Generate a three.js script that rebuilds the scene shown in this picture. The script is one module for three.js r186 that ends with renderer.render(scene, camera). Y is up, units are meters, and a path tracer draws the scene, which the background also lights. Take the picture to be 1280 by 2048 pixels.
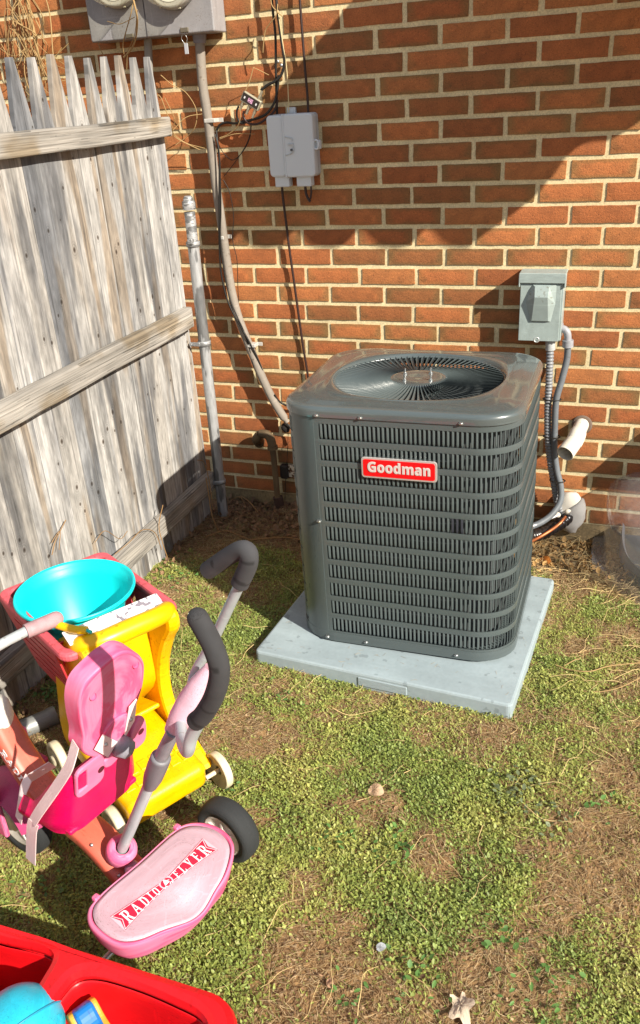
import * as THREE from 'three';
import { RoundedBoxGeometry } from 'three/addons/geometries/RoundedBoxGeometry.js';
import { mergeGeometries, mergeVertices } from 'three/addons/utils/BufferGeometryUtils.js';
import { FontLoader } from 'three/addons/loaders/FontLoader.js';
import { TextGeometry } from 'three/addons/geometries/TextGeometry.js';

// ---------------------------------------------------------------- camera, sky, sun, exposure
const scene = new THREE.Scene();
const camera = new THREE.PerspectiveCamera(62.6, 640 / 1024, 0.05, 400);
camera.position.set(0.863, 1.525, 2.974);
camera.rotation.set(-0.462, 0.371, -0.065, 'YXZ');
const SUN = new THREE.Vector3(1, 0.735, 0.53).normalize();
{ // clear late winter sky with thin high cloud
  const W = 512, H = 256, d = new Float32Array(W * H * 4), n2 = (x, y) => { const f = (i, j) => { let h = Math.imul(((i % 24) + 24) % 24, 374761393) + Math.imul(j, 668265263); h = Math.imul(h ^ (h >>> 13), 1274126177); return ((h ^ (h >>> 16)) >>> 0) / 4294967296; }; const xi = Math.floor(x), yi = Math.floor(y), u = x - xi, v = y - yi, a = u * u * (3 - 2 * u), b = v * v * (3 - 2 * v); return (f(xi, yi) * (1 - a) + f(xi + 1, yi) * a) * (1 - b) + (f(xi, yi + 1) * (1 - a) + f(xi + 1, yi + 1) * a) * b; };
  for (let y = 0; y < H; y++) for (let x = 0; x < W; x++) {
    const el = ((y + 0.5) / H - 0.5) * Math.PI, az = ((x + 0.5) / W) * 2 * Math.PI - Math.PI, dx = Math.cos(el) * Math.cos(az), dz = Math.cos(el) * Math.sin(az), dy = Math.sin(el), c = Math.max(0, dx * SUN.x + dy * SUN.y + dz * SUN.z);
    const h = Math.pow(1 - Math.max(0, dy), 2.5), g = 0.5 * Math.pow(c, 6) + 0.8 * Math.pow(c, 60), cl = Math.max(0, n2(az * 24 / 6.2832 * 1, el * 9 + 3) * 0.6 + n2(az * 48 / 6.2832, el * 22 + 9) * 0.4 - 0.45) * 0.9 * (dy > 0 ? 1 : 0);
    const o = (y * W + x) * 4, k = dy < 0 ? 0.45 : 1; d[o] = k * (0.40 + 0.58 * h + g + cl); d[o + 1] = k * (0.50 + 0.47 * h + 0.95 * g + cl); d[o + 2] = k * (0.70 + 0.24 * h + 0.85 * g + cl); d[o + 3] = 1;
  }
  const t = new THREE.DataTexture(d, W, H, THREE.RGBAFormat, THREE.FloatType); t.mapping = THREE.EquirectangularReflectionMapping; t.magFilter = THREE.LinearFilter; t.needsUpdate = true;
  scene.background = t; scene.environment = t; scene.backgroundIntensity = scene.environmentIntensity = 0.39;
}
const sun = new THREE.DirectionalLight(new THREE.Color(1, 0.92, 0.79), 5);
sun.position.copy(SUN).multiplyScalar(20); sun.target.position.set(0, 0, 0);
sun.castShadow = true; sun.shadow.mapSize.set(4096, 4096);
Object.assign(sun.shadow.camera, { left: -5, right: 5, top: 5, bottom: -5, near: 1, far: 50 });
scene.add(sun, sun.target);
const EXPOSURE = 1.82;

// ---------------------------------------------------------------- helpers
let seed_ = 20240611;
const rnd = () => { seed_ = (seed_ + 0x6d2b79f5) | 0; let t = Math.imul(seed_ ^ (seed_ >>> 15), 1 | seed_); t = (t + Math.imul(t ^ (t >>> 7), 61 | t)) ^ t; return ((t ^ (t >>> 14)) >>> 0) / 4294967296; };
const rr = (a, b) => a + (b - a) * rnd();
const gauss = () => (rnd() + rnd() + rnd() - 1.5) / 0.75;
const pick = (a) => a[Math.floor(rnd() * a.length)];
const V = (a) => new THREE.Vector3(a[0], a[1], a[2]);
const clamp = (x, a = 0, b = 1) => Math.min(b, Math.max(a, x));
const sstep = (a, b, x) => { const t = clamp((x - a) / (b - a)); return t * t * (3 - 2 * t); };
const lerp = (a, b, t) => a + (b - a) * t;
const hash = (x, y, s) => { let h = Math.imul(x, 374761393) + Math.imul(y, 668265263) + Math.imul(s, 2147483647 ^ 974634777); h = Math.imul(h ^ (h >>> 13), 1274126177); return ((h ^ (h >>> 16)) >>> 0) / 4294967296; };
function vn(x, y, px, py, s) { // tileable value noise, period px, py cells
  const xi = Math.floor(x), yi = Math.floor(y), fx = x - xi, fy = y - yi, ux = fx * fx * (3 - 2 * fx), uy = fy * fy * (3 - 2 * fy);
  const m = (a, p) => ((a % p) + p) % p, X0 = m(xi, px), X1 = m(xi + 1, px), Y0 = m(yi, py), Y1 = m(yi + 1, py);
  return lerp(lerp(hash(X0, Y0, s), hash(X1, Y0, s), ux), lerp(hash(X0, Y1, s), hash(X1, Y1, s), ux), uy);
}
function fbm(u, v, fx, fy, oct, s) { let a = 0, w = 0.5, t = 0; for (let i = 0; i < oct; i++) { a += w * vn(u * fx, v * fy, fx, fy, s + i * 17); t += w; w *= 0.5; fx *= 2; fy *= 2; } return a / t; }
const wn = (x, z, f, s) => fbm(x * f / 64 + 0.5, z * f / 64 + 0.5, 64, 64, 3, s); // world noise, f cells per metre
function texture(w, h, fn, srgb = true) {
  const d = new Uint8Array(w * h * 4);
  for (let y = 0; y < h; y++) for (let x = 0; x < w; x++) { const c = fn((x + 0.5) / w, (y + 0.5) / h), o = (y * w + x) * 4; for (let k = 0; k < 3; k++) d[o + k] = clamp(Array.isArray(c) ? c[k] : c) * 255; d[o + 3] = 255; }
  const t = new THREE.DataTexture(d, w, h); t.wrapS = t.wrapT = THREE.RepeatWrapping; t.magFilter = THREE.LinearFilter; t.minFilter = THREE.LinearMipmapLinearFilter;
  if (srgb) t.colorSpace = THREE.SRGBColorSpace; t.needsUpdate = true; return t;
}
const mat = (hex, roughness = 0.6, extra = {}) => new THREE.MeshStandardMaterial({ color: hex, roughness, ...extra });
const used = {};
function numbered(n) { used[n] = (used[n] ?? -1) + 1; return used[n] ? n + '_' + String(used[n]).padStart(3, '0') : n; }
function thing(name, label, category, pos = [0, 0, 0], turn = 0, group) {
  const o = new THREE.Group(); o.name = numbered(name); o.position.set(...pos); o.rotation.y = turn;
  o.userData = { label, category }; if (group) o.userData.group = group; scene.add(o); return o;
}
function part(name, geo, m, parent, label, kind) {
  const g = Array.isArray(geo) ? mergeGeometries(geo.map(clean)) : geo;
  const o = new THREE.Mesh(g, m); o.name = name; o.castShadow = o.receiveShadow = true; if (label) o.userData.label = label; if (kind) o.userData.kind = kind; parent.add(o); return o;
}
function single(name, geo, m, label, category, group, kind) {
  const o = part(numbered(name), geo, m, scene); o.userData = kind ? { kind } : { label, category }; if (kind && label) o.userData.label = label; if (group) o.userData.group = group; return o;
}
function clean(g) { g = g.index ? g.toNonIndexed() : g.clone(); const r = new THREE.BufferGeometry(); for (const k of ['position', 'normal', 'uv']) r.setAttribute(k, g.attributes[k] ?? new THREE.BufferAttribute(new Float32Array(g.attributes.position.count * 2), 2)); return r; }
const box = (w, h, d, p = [0, 0, 0], b = 0.003, seg = 2) => { const g = new RoundedBoxGeometry(w, h, d, seg, Math.min(b, w / 2.01, h / 2.01, d / 2.01)); g.translate(...p); return g; };
function orient(g, a, b) { // move geometry built along +y from 0 to its length so that it runs a -> b
  const A = V(a), d = V(b).sub(A), q = new THREE.Quaternion().setFromUnitVectors(new THREE.Vector3(0, 1, 0), d.clone().normalize()); g.applyQuaternion(q); g.translate(A.x, A.y, A.z); return g;
}
const dist = (a, b) => Math.hypot(a[0] - b[0], a[1] - b[1], a[2] - b[2]);
function rod(a, b, r0, r1 = r0, seg = 14) { const l = dist(a, b), g = new THREE.CylinderGeometry(r1, r0, l, seg); g.translate(0, l / 2, 0); return orient(g, a, b); }
function lathe(profile, a = [0, 0, 0], b = [0, 1, 0], seg = 28) { return orient(new THREE.LatheGeometry(profile.map((p) => new THREE.Vector2(p[0], p[1])), seg), a, b); }
function tube(pts, r, radial = 10, n = 0, tension = 0.5) { // capped tube through pts; r number or function of t
  const c = new THREE.CatmullRomCurve3(pts.map(V), false, 'catmullrom', tension), N = n || Math.max(8, pts.length * 7), fr = c.computeFrenetFrames(N), pos = [], idx = [], uv = [];
  const len = c.getLength();
  for (let i = 0; i <= N; i++) { const t = i / N, p = c.getPointAt(t), R = typeof r === 'function' ? r(t) : r;
    for (let j = 0; j <= radial; j++) { const a = j / radial * Math.PI * 2, ca = Math.cos(a) * R, sa = Math.sin(a) * R, n_ = fr.normals[i], b = fr.binormals[i]; pos.push(p.x + n_.x * ca + b.x * sa, p.y + n_.y * ca + b.y * sa, p.z + n_.z * ca + b.z * sa); uv.push(j / radial * R * 6.28, t * len); } }
  const W = radial + 1; for (let i = 0; i < N; i++) for (let j = 0; j < radial; j++) { const k = i * W + j; idx.push(k, k + 1, k + W, k + 1, k + W + 1, k + W); }
  for (const [i, s] of [[0, 1], [N, -1]]) { const p = c.getPointAt(i / N), k = pos.length / 3; pos.push(p.x, p.y, p.z); uv.push(0, 0); const base = pos.length / 3; for (let j = 0; j <= radial; j++) { const o = (i * W + j) * 3; pos.push(pos[o], pos[o + 1], pos[o + 2]); uv.push(0, 0); } for (let j = 0; j < radial; j++) s > 0 ? idx.push(k, base + j + 1, base + j) : idx.push(k, base + j, base + j + 1); }
  const g = new THREE.BufferGeometry(); g.setAttribute('position', new THREE.Float32BufferAttribute(pos, 3)); g.setAttribute('uv', new THREE.Float32BufferAttribute(uv, 2)); g.setIndex(idx); g.computeVertexNormals(); return g;
}
function grid(nu, nv, fn, closedU = false) { // parametric surface fn(u, v) -> [x, y, z]
  const pos = [], uv = [], idx = [];
  for (let j = 0; j <= nv; j++) for (let i = 0; i <= nu; i++) { const p = fn(i / nu, j / nv); pos.push(p[0], p[1], p[2]); uv.push(i / nu, j / nv); }
  for (let j = 0; j < nv; j++) for (let i = 0; i < nu; i++) { const k = j * (nu + 1) + i; idx.push(k, k + 1, k + nu + 1, k + 1, k + nu + 2, k + nu + 1); }
  const g = new THREE.BufferGeometry(); g.setAttribute('position', new THREE.Float32BufferAttribute(pos, 3)); g.setAttribute('uv', new THREE.Float32BufferAttribute(uv, 2)); g.setIndex(idx); g.computeVertexNormals();
  if (closedU) { const n = g.attributes.normal; for (let j = 0; j <= nv; j++) { const a = j * (nu + 1), b = a + nu; const v = new THREE.Vector3(n.getX(a) + n.getX(b), n.getY(a) + n.getY(b), n.getZ(a) + n.getZ(b)).normalize(); n.setXYZ(a, v.x, v.y, v.z); n.setXYZ(b, v.x, v.y, v.z); } }
  return g;
}
function sheet(nu, nv, fn, t) { // a surface with real thickness t: outer, inner and rims
  const A = []; for (let j = 0; j <= nv; j++) { A.push([]); for (let i = 0; i <= nu; i++) A[j].push(V(fn(i / nu, j / nv))); }
  const N = (i, j) => { const a = A[j][Math.max(0, i - 1)], b = A[j][Math.min(nu, i + 1)], c = A[Math.max(0, j - 1)][i], d = A[Math.min(nv, j + 1)][i]; return b.clone().sub(a).cross(d.clone().sub(c)).normalize(); };
  const B = A.map((row, j) => row.map((p, i) => p.clone().addScaledVector(N(i, j), -t)));
  const at = (M, u, v) => { const p = M[Math.round(v * nv)][Math.round(u * nu)]; return [p.x, p.y, p.z]; };
  const gs = [grid(nu, nv, (u, v) => at(A, u, v)), grid(nu, nv, (u, v) => at(B, 1 - u, v))];
  gs.push(grid(nu, 1, (u, v) => at(v < 0.5 ? B : A, u, 0)), grid(nu, 1, (u, v) => at(v < 0.5 ? A : B, u, 1)), grid(1, nv, (u, v) => at(u < 0.5 ? B : A, 0, v)), grid(1, nv, (u, v) => at(u < 0.5 ? A : B, 1, v)));
  return mergeGeometries(gs.map(clean));
}
function extrude(pts, depth, bevel = 0.002, holes = [], curved) { // polygon in xy, extruded along +z, bevelled
  const s = new THREE.Shape(pts.map((p) => new THREE.Vector2(p[0], p[1]))); for (const h of holes) s.holes.push(new THREE.Path(h.map((p) => new THREE.Vector2(p[0], p[1]))));
  const g = new THREE.ExtrudeGeometry(s, { depth: Math.max(depth - 2 * bevel, 1e-4), bevelEnabled: bevel > 0, bevelThickness: bevel, bevelSize: bevel, bevelOffset: -bevel, bevelSegments: 2, steps: 1, curveSegments: 8 }); g.translate(0, 0, bevel); return g;
}
const rrect = (w, h, r, n = 6, cx = 0, cy = 0) => { const p = []; for (const [sx, sy, a0] of [[1, 1, 0], [-1, 1, 90], [-1, -1, 180], [1, -1, 270]]) for (let i = 0; i <= n; i++) { const a = (a0 + 90 * i / n) * Math.PI / 180; p.push([cx + sx * (w / 2 - r) + r * Math.cos(a), cy + sy * (h / 2 - r) + r * Math.sin(a)]); } return p; };
const spline = (pts, n = 40, closed = true) => new THREE.CatmullRomCurve3(pts.map((p) => new THREE.Vector3(p[0], p[1], 0)), closed).getPoints(n).slice(0, closed ? n : n + 1).map((p) => [p.x, p.y]);
function tint(g, c) { const n = g.attributes.position.count, a = new Float32Array(n * 3); for (let i = 0; i < n; i++) a.set(c, i * 3); g.setAttribute('color', new THREE.BufferAttribute(a, 3)); return g; }

// ---------------------------------------------------------------- textures
const grainBump = texture(256, 256, (u, v) => 0.5 * fbm(u, v, 64, 64, 2, 3) + 0.5 * fbm(u, v, 12, 12, 2, 9), false);
const scuff = texture(512, 512, (u, v) => { const s = fbm(u, v, 6, 6, 4, 21), k = fbm(u, v, 90, 90, 2, 31); const w = fbm(u, v, 5, 120, 2, 77), x = fbm(u, v, 120, 5, 2, 78); const dq = fbm(u, v, 150, 150, 2, 79), dirt = dq > 0.76 && fbm(u, v, 9, 9, 3, 80) > 0.48 ? 0.16 : 0; return [0, 1, 2].map((i) => 0.9 + 0.08 * (s - 0.5) * 2 + 0.05 * (k - 0.5) + (w > 0.8 || x > 0.8 ? 0.05 : 0) - dirt * (0.8 + 0.2 * i)); });
const roughVar = texture(256, 256, (u, v) => 0.65 + 0.35 * fbm(u, v, 10, 10, 4, 51), false);
const plastic = (hex, roughness = 0.5, extra = {}) => new THREE.MeshPhysicalMaterial({ color: hex, roughness, roughnessMap: roughVar, map: scuff, bumpMap: grainBump, bumpScale: 0.0003, ...extra });

// ---------------------------------------------------------------- ground
const gy = (x, z) => -0.037 - 0.014 * sstep(0.4, 0.05, z) - 0.028 * sstep(0.34, 0.04, z) * sstep(0.35, 0.55, x) + 0.012 * (wn(x, z, 5, 5) - 0.5) * 2 * sstep(-0.5, 0.3, z) + 0.006 * (wn(x, z, 22, 8) - 0.5) * 2
  + 0.02 * Math.exp(-(((x + 0.35) / 0.22) ** 2 + ((z - 0.12) / 0.1) ** 2));
const BARE = [[500, 1030, .26], [420, 1075, .16], [570, 1070, .2], [560, 1480, .09], [470, 1450, .07], [690, 1610, .07], [850, 1690, .06], [640, 1960, .1], [560, 1900, .08], [1000, 1950, .13], [1120, 1970, .1], [1250, 1700, .11], [1190, 1650, .09], [1240, 1560, .07], [610, 1770, .07], [1200, 1150, .2], [1130, 1110, .14], [1250, 1280, .12], [1150, 1300, .06], [330, 1190, .05], [690, 2040, .1], [1000, 1470, .07], [60, 1450, .1], [420, 1480, .05], [880, 1720, .05], [780, 1600, .04], [1150, 1780, .09]];
const LUSH = [[740, 1740, .12], [830, 1800, .1], [420, 1830, .1], [480, 1880, .09], [900, 1560, .12], [1000, 1620, .1], [640, 1560, .09], [1130, 1380, .1], [460, 1240, .1], [1100, 2020, .1], [1230, 1980, .1], [760, 1480, .09], [380, 1130, .07]];
const BAREW = [[-.553,-.037,.143],[-.629,-.037,.364],[-.343,-.037,.274],[.083,-.037,1.378],[-.061,-.037,1.356],[.324,-.037,1.549],[.539,-.037,1.612],[.418,-.037,1.994],[.318,-.037,1.958],[.751,-.037,1.88],[.863,-.037,1.866],[.97,-.037,1.498],[.902,-.037,1.443],[.952,-.037,1.28],[.312,-.037,1.795],[.85,-.037,.293],[.722,-.037,.179],[.944,-.037,.669],[.803,-.037,.76],[-.594,-.037,.796],[.49,-.037,2.055],[.645,-.037,1.198],[-.63,-.037,1.517],[-.102,-.037,1.431],[.581,-.037,1.644],[.425,-.037,1.502],[.873,-.037,1.638]];
const LUSHW = [[.437,-.037,1.715],[.552,-.037,1.762],[.143,-.037,1.926],[.23,-.037,1.961],[.552,-.037,1.396],[.686,-.037,1.459],[.237,-.037,1.487],[.792,-.037,.962],[-.299,-.037,.881],[.85,-.037,1.922],[.963,-.037,1.845],[.343,-.037,1.304],[-.606,-.037,.582]];
function green(x, z) { // 0 bare soil .. 1 dense leaves
  let g = 0.62 + 1.5 * (wn(x + 3, z, 7, 40) - 0.5) + 1.2 * (wn(x, z + 9, 20, 41) - 0.5);
  BAREW.forEach((p, i) => { const r = BARE[i][2] * 0.8, d = ((x - p[0]) ** 2 + (z - p[2]) ** 2) / (r * r); g -= 0.95 * Math.exp(-d); });
  LUSHW.forEach((p, i) => { const r = LUSH[i][2], d = ((x - p[0]) ** 2 + (z - p[2]) ** 2) / (r * r); g += 0.5 * Math.exp(-d); });
  g -= 0.9 * sstep(0.36, 0.16, z + 0.06 * (wn(x, z, 12, 44) - 0.5));
  return clamp(g);
}
const soilTex = texture(512, 512, (u, v) => { const a = fbm(u, v, 14, 14, 5, 61), b = fbm(u, v, 110, 110, 2, 62), c = fbm(u, v, 40, 9, 3, 63); const k = 0.5 + 0.55 * (a - 0.5) + 0.5 * (b - 0.5) + 0.25 * (c - 0.5); return [0.32 + 0.36 * k, 0.235 + 0.31 * k, 0.135 + 0.235 * k]; });
const soilBump = texture(512, 512, (u, v) => 0.6 * fbm(u, v, 26, 26, 4, 71) + 0.4 * fbm(u, v, 120, 120, 2, 72), false);
{
  const axis = (a, b, step, far) => { const r = []; for (let x = a; x <= b + 1e-9; x += step) r.push(x); let s = step, lo = a, hi = b; const L = [], H = []; while (hi < far) { s *= 1.5; hi += s; lo -= s; H.push(hi); L.unshift(lo); } return [...L, ...r, ...H]; };
  const xs = axis(-1.1, 1.9, 0.014, 120), zs = axis(-0.02, 3.0, 0.014, 120), nx = xs.length, nz = zs.length, pos = new Float32Array(nx * nz * 3), uv = new Float32Array(nx * nz * 2), idx = [];
  for (let j = 0; j < nz; j++) for (let i = 0; i < nx; i++) { const k = j * nx + i, x = xs[i], z = zs[j]; pos.set([x, gy(x, z), z], k * 3); uv.set([x / 0.6, z / 0.6], k * 2); if (i < nx - 1 && j < nz - 1) idx.push(k, k + nx, k + 1, k + 1, k + nx, k + nx + 1); }
  const g = new THREE.BufferGeometry(); g.setAttribute('position', new THREE.BufferAttribute(pos, 3)); g.setAttribute('uv', new THREE.BufferAttribute(uv, 2)); g.setIndex(idx); g.computeVertexNormals();
  single('ground', g, new THREE.MeshStandardMaterial({ map: soilTex, bumpMap: soilBump, bumpScale: 0.006, roughness: 0.95 }), 'brown soil of the yard under the low weeds', null, null, 'structure');
}

// ---------------------------------------------------------------- brick wall
const wall = thing('brick_wall', 'orange red brick house wall with cream mortar behind the cooling unit', 'wall');
const CH = 0.0677, BM = 0.209, YT = 1.765;
const JX = [.098, 0, .097, .004, .101, .006, .113, .002, .115, .015, .124, .024, .13, .011, .12, .001, .112, -.003, .09, -.015, .07, -.03, .06, -.056, .05, -.05];
const mortarTex = texture(512, 512, (u, v) => { const a = fbm(u, v, 8, 8, 3, 81), b = fbm(u, v, 160, 160, 2, 82), k = 0.9 + 0.14 * (a - 0.5) + 0.22 * (b - 0.5); return [0.905 * k, 0.84 * k, 0.665 * k]; });
const mortarM = new THREE.MeshStandardMaterial({ map: mortarTex, bumpMap: grainBump, bumpScale: 0.0007, roughness: 0.95 });
const brickTex = [0, 1, 2, 3, 4, 5].map((s) => texture(256, 96, (u, v) => {
  const flash = [0.15, 0.5, 0.9, 0.3, 0.7, 1.2][s], ex = Math.min(u, 1 - u) * 2.1, ey = Math.min(v, 1 - v), n = fbm(u, v, 7, 3, 4, 90 + s * 7);
  const edge = sstep(0.3, 0.02, Math.min(ex * 0.7, ey) + 0.22 * (n - 0.5)) * flash, sp = fbm(u, v, 110, 42, 2, 190 + s), pits = fbm(u, v, 70, 26, 2, 290 + s);
  let k = 0.97 + 0.2 * (n - 0.5) + 0.26 * (sp - 0.5); if (pits > 0.76) k *= 0.8; if (sp > 0.82) k *= 1.15;
  return [lerp(0.675, 0.54, edge * 0.7) * k, lerp(0.402, 0.405, edge * 0.7) * k, lerp(0.225, 0.235, edge * 0.7) * k]; }));
const brickBump = texture(256, 128, (u, v) => { const a = fbm(u, v, 60, 24, 3, 95), p = fbm(u, v, 36, 14, 2, 96); return 0.55 * a + 0.3 * fbm(u, v, 10, 4, 2, 97) - (p > 0.7 ? 0.25 : 0) + 0.1; }, false);
const brickMats = []; for (let i = 0; i < 18; i++) { const k = rr(0.68, 1.1), w = rr(-0.09, 0.04); brickMats.push(new THREE.MeshStandardMaterial({ map: brickTex[i % 6], color: new THREE.Color(k * (1 + w), k * (1 - w * 0.6), k * (1 - w)), bumpMap: brickBump, bumpScale: 0.0011, roughness: 0.88 })); }
function brickGeo(L, jit, ang) { // front grid with a rounded, slightly chipped arris; z = 0 is the face
  const H = 0.0577, nu = 8, nv = 3, c = 0.0028, ou = [], P = (u, v) => { const s = hash(Math.round(u * 8), Math.round(v * 8), jit); return s; };
  const g = grid(nu + 2, nv + 2, (u, v) => {
    const i = Math.round(u * (nu + 2)), j = Math.round(v * (nv + 2)), side = i === 0 || i === nu + 2 || j === 0 || j === nv + 2;
    let x = (clamp(i - 1, 0, nu) / nu - 0.5) * (L - 2 * c), y = (clamp(j - 1, 0, nv) / nv - 0.5) * (H - 2 * c), z = 0.0002 * (hash(i, j, jit) - 0.5);
    if (i === 0) x = -L / 2; if (i === nu + 2) x = L / 2; if (j === 0) y = -H / 2; if (j === nv + 2) y = H / 2;
    const e = (hash(i * 3 + 1, j * 5 + 2, jit + 9) - 0.5) * 0.0022; if (i <= 1 || i >= nu + 1) x += e; if (j <= 1 || j >= nv + 1) y += e * 0.8;
    if (side) z = -0.016 ; else if (i === 1 || i === nu + 1 || j === 1 || j === nv + 1) z -= 0.0007 + 0.0007 * hash(i, j, jit + 4);
    return [x, y, z]; });
  const p = g.attributes.position, uv = g.attributes.uv; for (let i = 0; i < p.count; i++) uv.setXY(i, clamp(p.getX(i) / L + 0.5, 0.01, 0.99), clamp(p.getY(i) / H + 0.5, 0.02, 0.98));
  const f = g.toNonIndexed(); f.computeVertexNormals(); return f;
}
const brickGeos = []; for (let i = 0; i < 14; i++) brickGeos.push(brickGeo(0.1975 + 0.0035 * (hash(i, 3, 5) - 0.5), i + 1));
{
  const X0 = -2.6, X1 = 3.6, NT = 22, rest = brickMats.map(() => []);
  for (let c = -NT; c < 26; c++) {
    const y = YT - (c + 0.5) * CH, jx = c >= 0 ? JX[c] : (c % 2 ? 0.003 : 0.1), u0 = Math.floor((X0 - jx) / BM), u1 = Math.ceil((X1 - jx) / BM);
    for (let u = u0; u <= u1; u++) {
      const x = jx + (u + 0.5) * BM, gi = Math.floor(hash(u + 99, c + 50, 3) * brickGeos.length), mi = Math.floor(hash(u + 31, c + 77, 8) * brickMats.length), jx_ = (hash(u + 5, c + 60, 1) - 0.5) * 0.004, jy = (hash(u + 6, c + 61, 2) - 0.5) * 0.0025, jz = (hash(u, c + 60, 7) - 0.5) * 0.0014;
      const left = lerp(-1.1, -0.72, sstep(1.75, 1.4, y)), right = 1.02 + 0.12 * (y - 0.0);
      const inFrame = c >= -2 && x > left - 0.15 && x < right + 0.1;
      if (inFrame) { const b = part('brick', brickGeos[gi], brickMats[mi], wall); b.position.set(x + jx_, y + jy, jz); b.rotation.z = (hash(u, c + 70, 9) - 0.5) * 0.012; b.rotation.x = (hash(u, c + 70, 10) - 0.5) * 0.016; }
      else { const g = clean(brickGeos[gi]); g.translate(x + jx_, y + jy, jz); rest[mi].push(g); }
    }
  }
  // the courses beyond the view, one mesh: each brick keeps its own uv, a common material
  part('brick_courses', rest.flat(), brickMats[3], wall, null, 'stuff');
  // bedding mortar: wavy tooled joint surface
  const H = YT + NT * CH - 0.005;
  const mg = grid(300, 160, (u, v) => { const x = lerp(X0 - 0.2, X1 + 0.2, u), y = lerp(0.006, H, v); return [x, y, -0.0046 + 0.0014 * (wn(x, y, 40, 13) - 0.5)]; });
  const p = mg.attributes.position, uv = mg.attributes.uv; for (let i = 0; i < p.count; i++) uv.setXY(i, p.getX(i) / 0.5, p.getY(i) / 0.5);
  part('mortar', mg, mortarM, wall);
  part('wall_core', box(X1 - X0 + 0.4, H + 0.6, 0.2, [(X0 + X1) / 2, H / 2 - 0.3, -0.13], 0.002, 1), mat(0x8a8378, 0.9), wall);
  const concTex = texture(512, 256, (u, v) => { const a = fbm(u, v, 10, 5, 5, 101), b = fbm(u, v, 130, 60, 2, 102), k = 0.82 + 0.45 * (a - 0.5) + 0.25 * (b - 0.5); return [0.64 * k, 0.55 * k, 0.39 * k]; });
  const fg = grid(220, 6, (u, v) => { const x = lerp(X0, X1, u), y = lerp(-0.3, 0.006, v); return [x, y, 0.004 + 0.006 * (wn(x, y, 9, 15) - 0.5) - (v > 0.98 ? 0.012 : 0)]; });
  const fp = fg.attributes.position, fu = fg.attributes.uv; for (let i = 0; i < fp.count; i++) fu.setXY(i, fp.getX(i) / 0.8, fp.getY(i) / 0.4);
  part('foundation', fg, new THREE.MeshStandardMaterial({ map: concTex, bumpMap: soilBump, bumpScale: 0.003, roughness: 0.95 }), wall);
}

// ---------------------------------------------------------------- awning and window above the frame, upper right (they throw the big scalloped shadow)
{
  const canvasM = new THREE.MeshStandardMaterial({ color: 0x8c7a5c, roughness: 0.95, side: THREE.DoubleSide });
  const aw = thing('window_awning', 'canvas awning with scalloped valance over the window, above the view', 'awning');
  const L = 0.585, R = 1.497, zf = 0.62, yf = 2.18, yt = 2.34;
  part('canopy', sheet(10, 6, (u, v) => [lerp(L - 0.006, R + 0.006, u), lerp(yt, yf, v), lerp(0.002, zf + 0.006, v)], 0.004), canvasM, aw);
  const scal = (s, per, amp) => amp * Math.pow(Math.abs(Math.cos(Math.PI * s / per)), 7); // 0 along a lobe, amp at a notch
  part('valance', sheet(120, 4, (u, v) => { const x = lerp(L - 0.003, R + 0.003, u); return [x, lerp(yf + 0.004, 1.892 + 0.008 * Math.cos((x - 0.858) / 0.245 * 6.283) + scal(x - 0.858, 0.245, 0.045), v), zf]; }, 0.004), canvasM, aw);
  for (const [x, s] of [[L, 0], [R, 1]]) part('valance', sheet(90, 4, (u, v) => { const z = lerp(0.002, zf + 0.004, s ? 1 - u : u), q = z / zf, top = lerp(yt, yf, q) + 0.003, bot = lerp(s ? 1.87 : 2.13, 1.895, q) + scal(z - 0.452, 0.245, s ? 0.06 : 0.03); return [x, lerp(top, bot, v), z]; }, 0.004), canvasM, aw);
  const sh = thing('shelf_box', 'wooden box shelf with a sloping lid on the wall just right of the view', 'shelf');
  part('box', extrude([[0.002, 0.60], [0.002, 0.437], [0.2, 0.437], [0.2, 0.468]].map((p) => [-p[0], p[1]]), 0.9, 0.003).rotateY(Math.PI / 2).translate(1.13, 0, 0), mat(0x8f8474, 0.9), sh);
  const win = thing('house_window', 'white framed window under the awning, above the view', 'window');
  const fm = mat(0xe8e6df, 0.5);
  part('frame', extrude(rrect(0.86, 0.62, 0.005, 1, 1.1, 2.06), 0.05, 0.003, [rrect(0.76, 0.52, 0.004, 1, 1.1, 2.06)]), fm, win);
  part('pane', box(0.76, 0.52, 0.006, [1.1, 2.06, 0.02], 0.001, 1), new THREE.MeshPhysicalMaterial({ color: 0x223038, roughness: 0.05 }), win);
}

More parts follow.
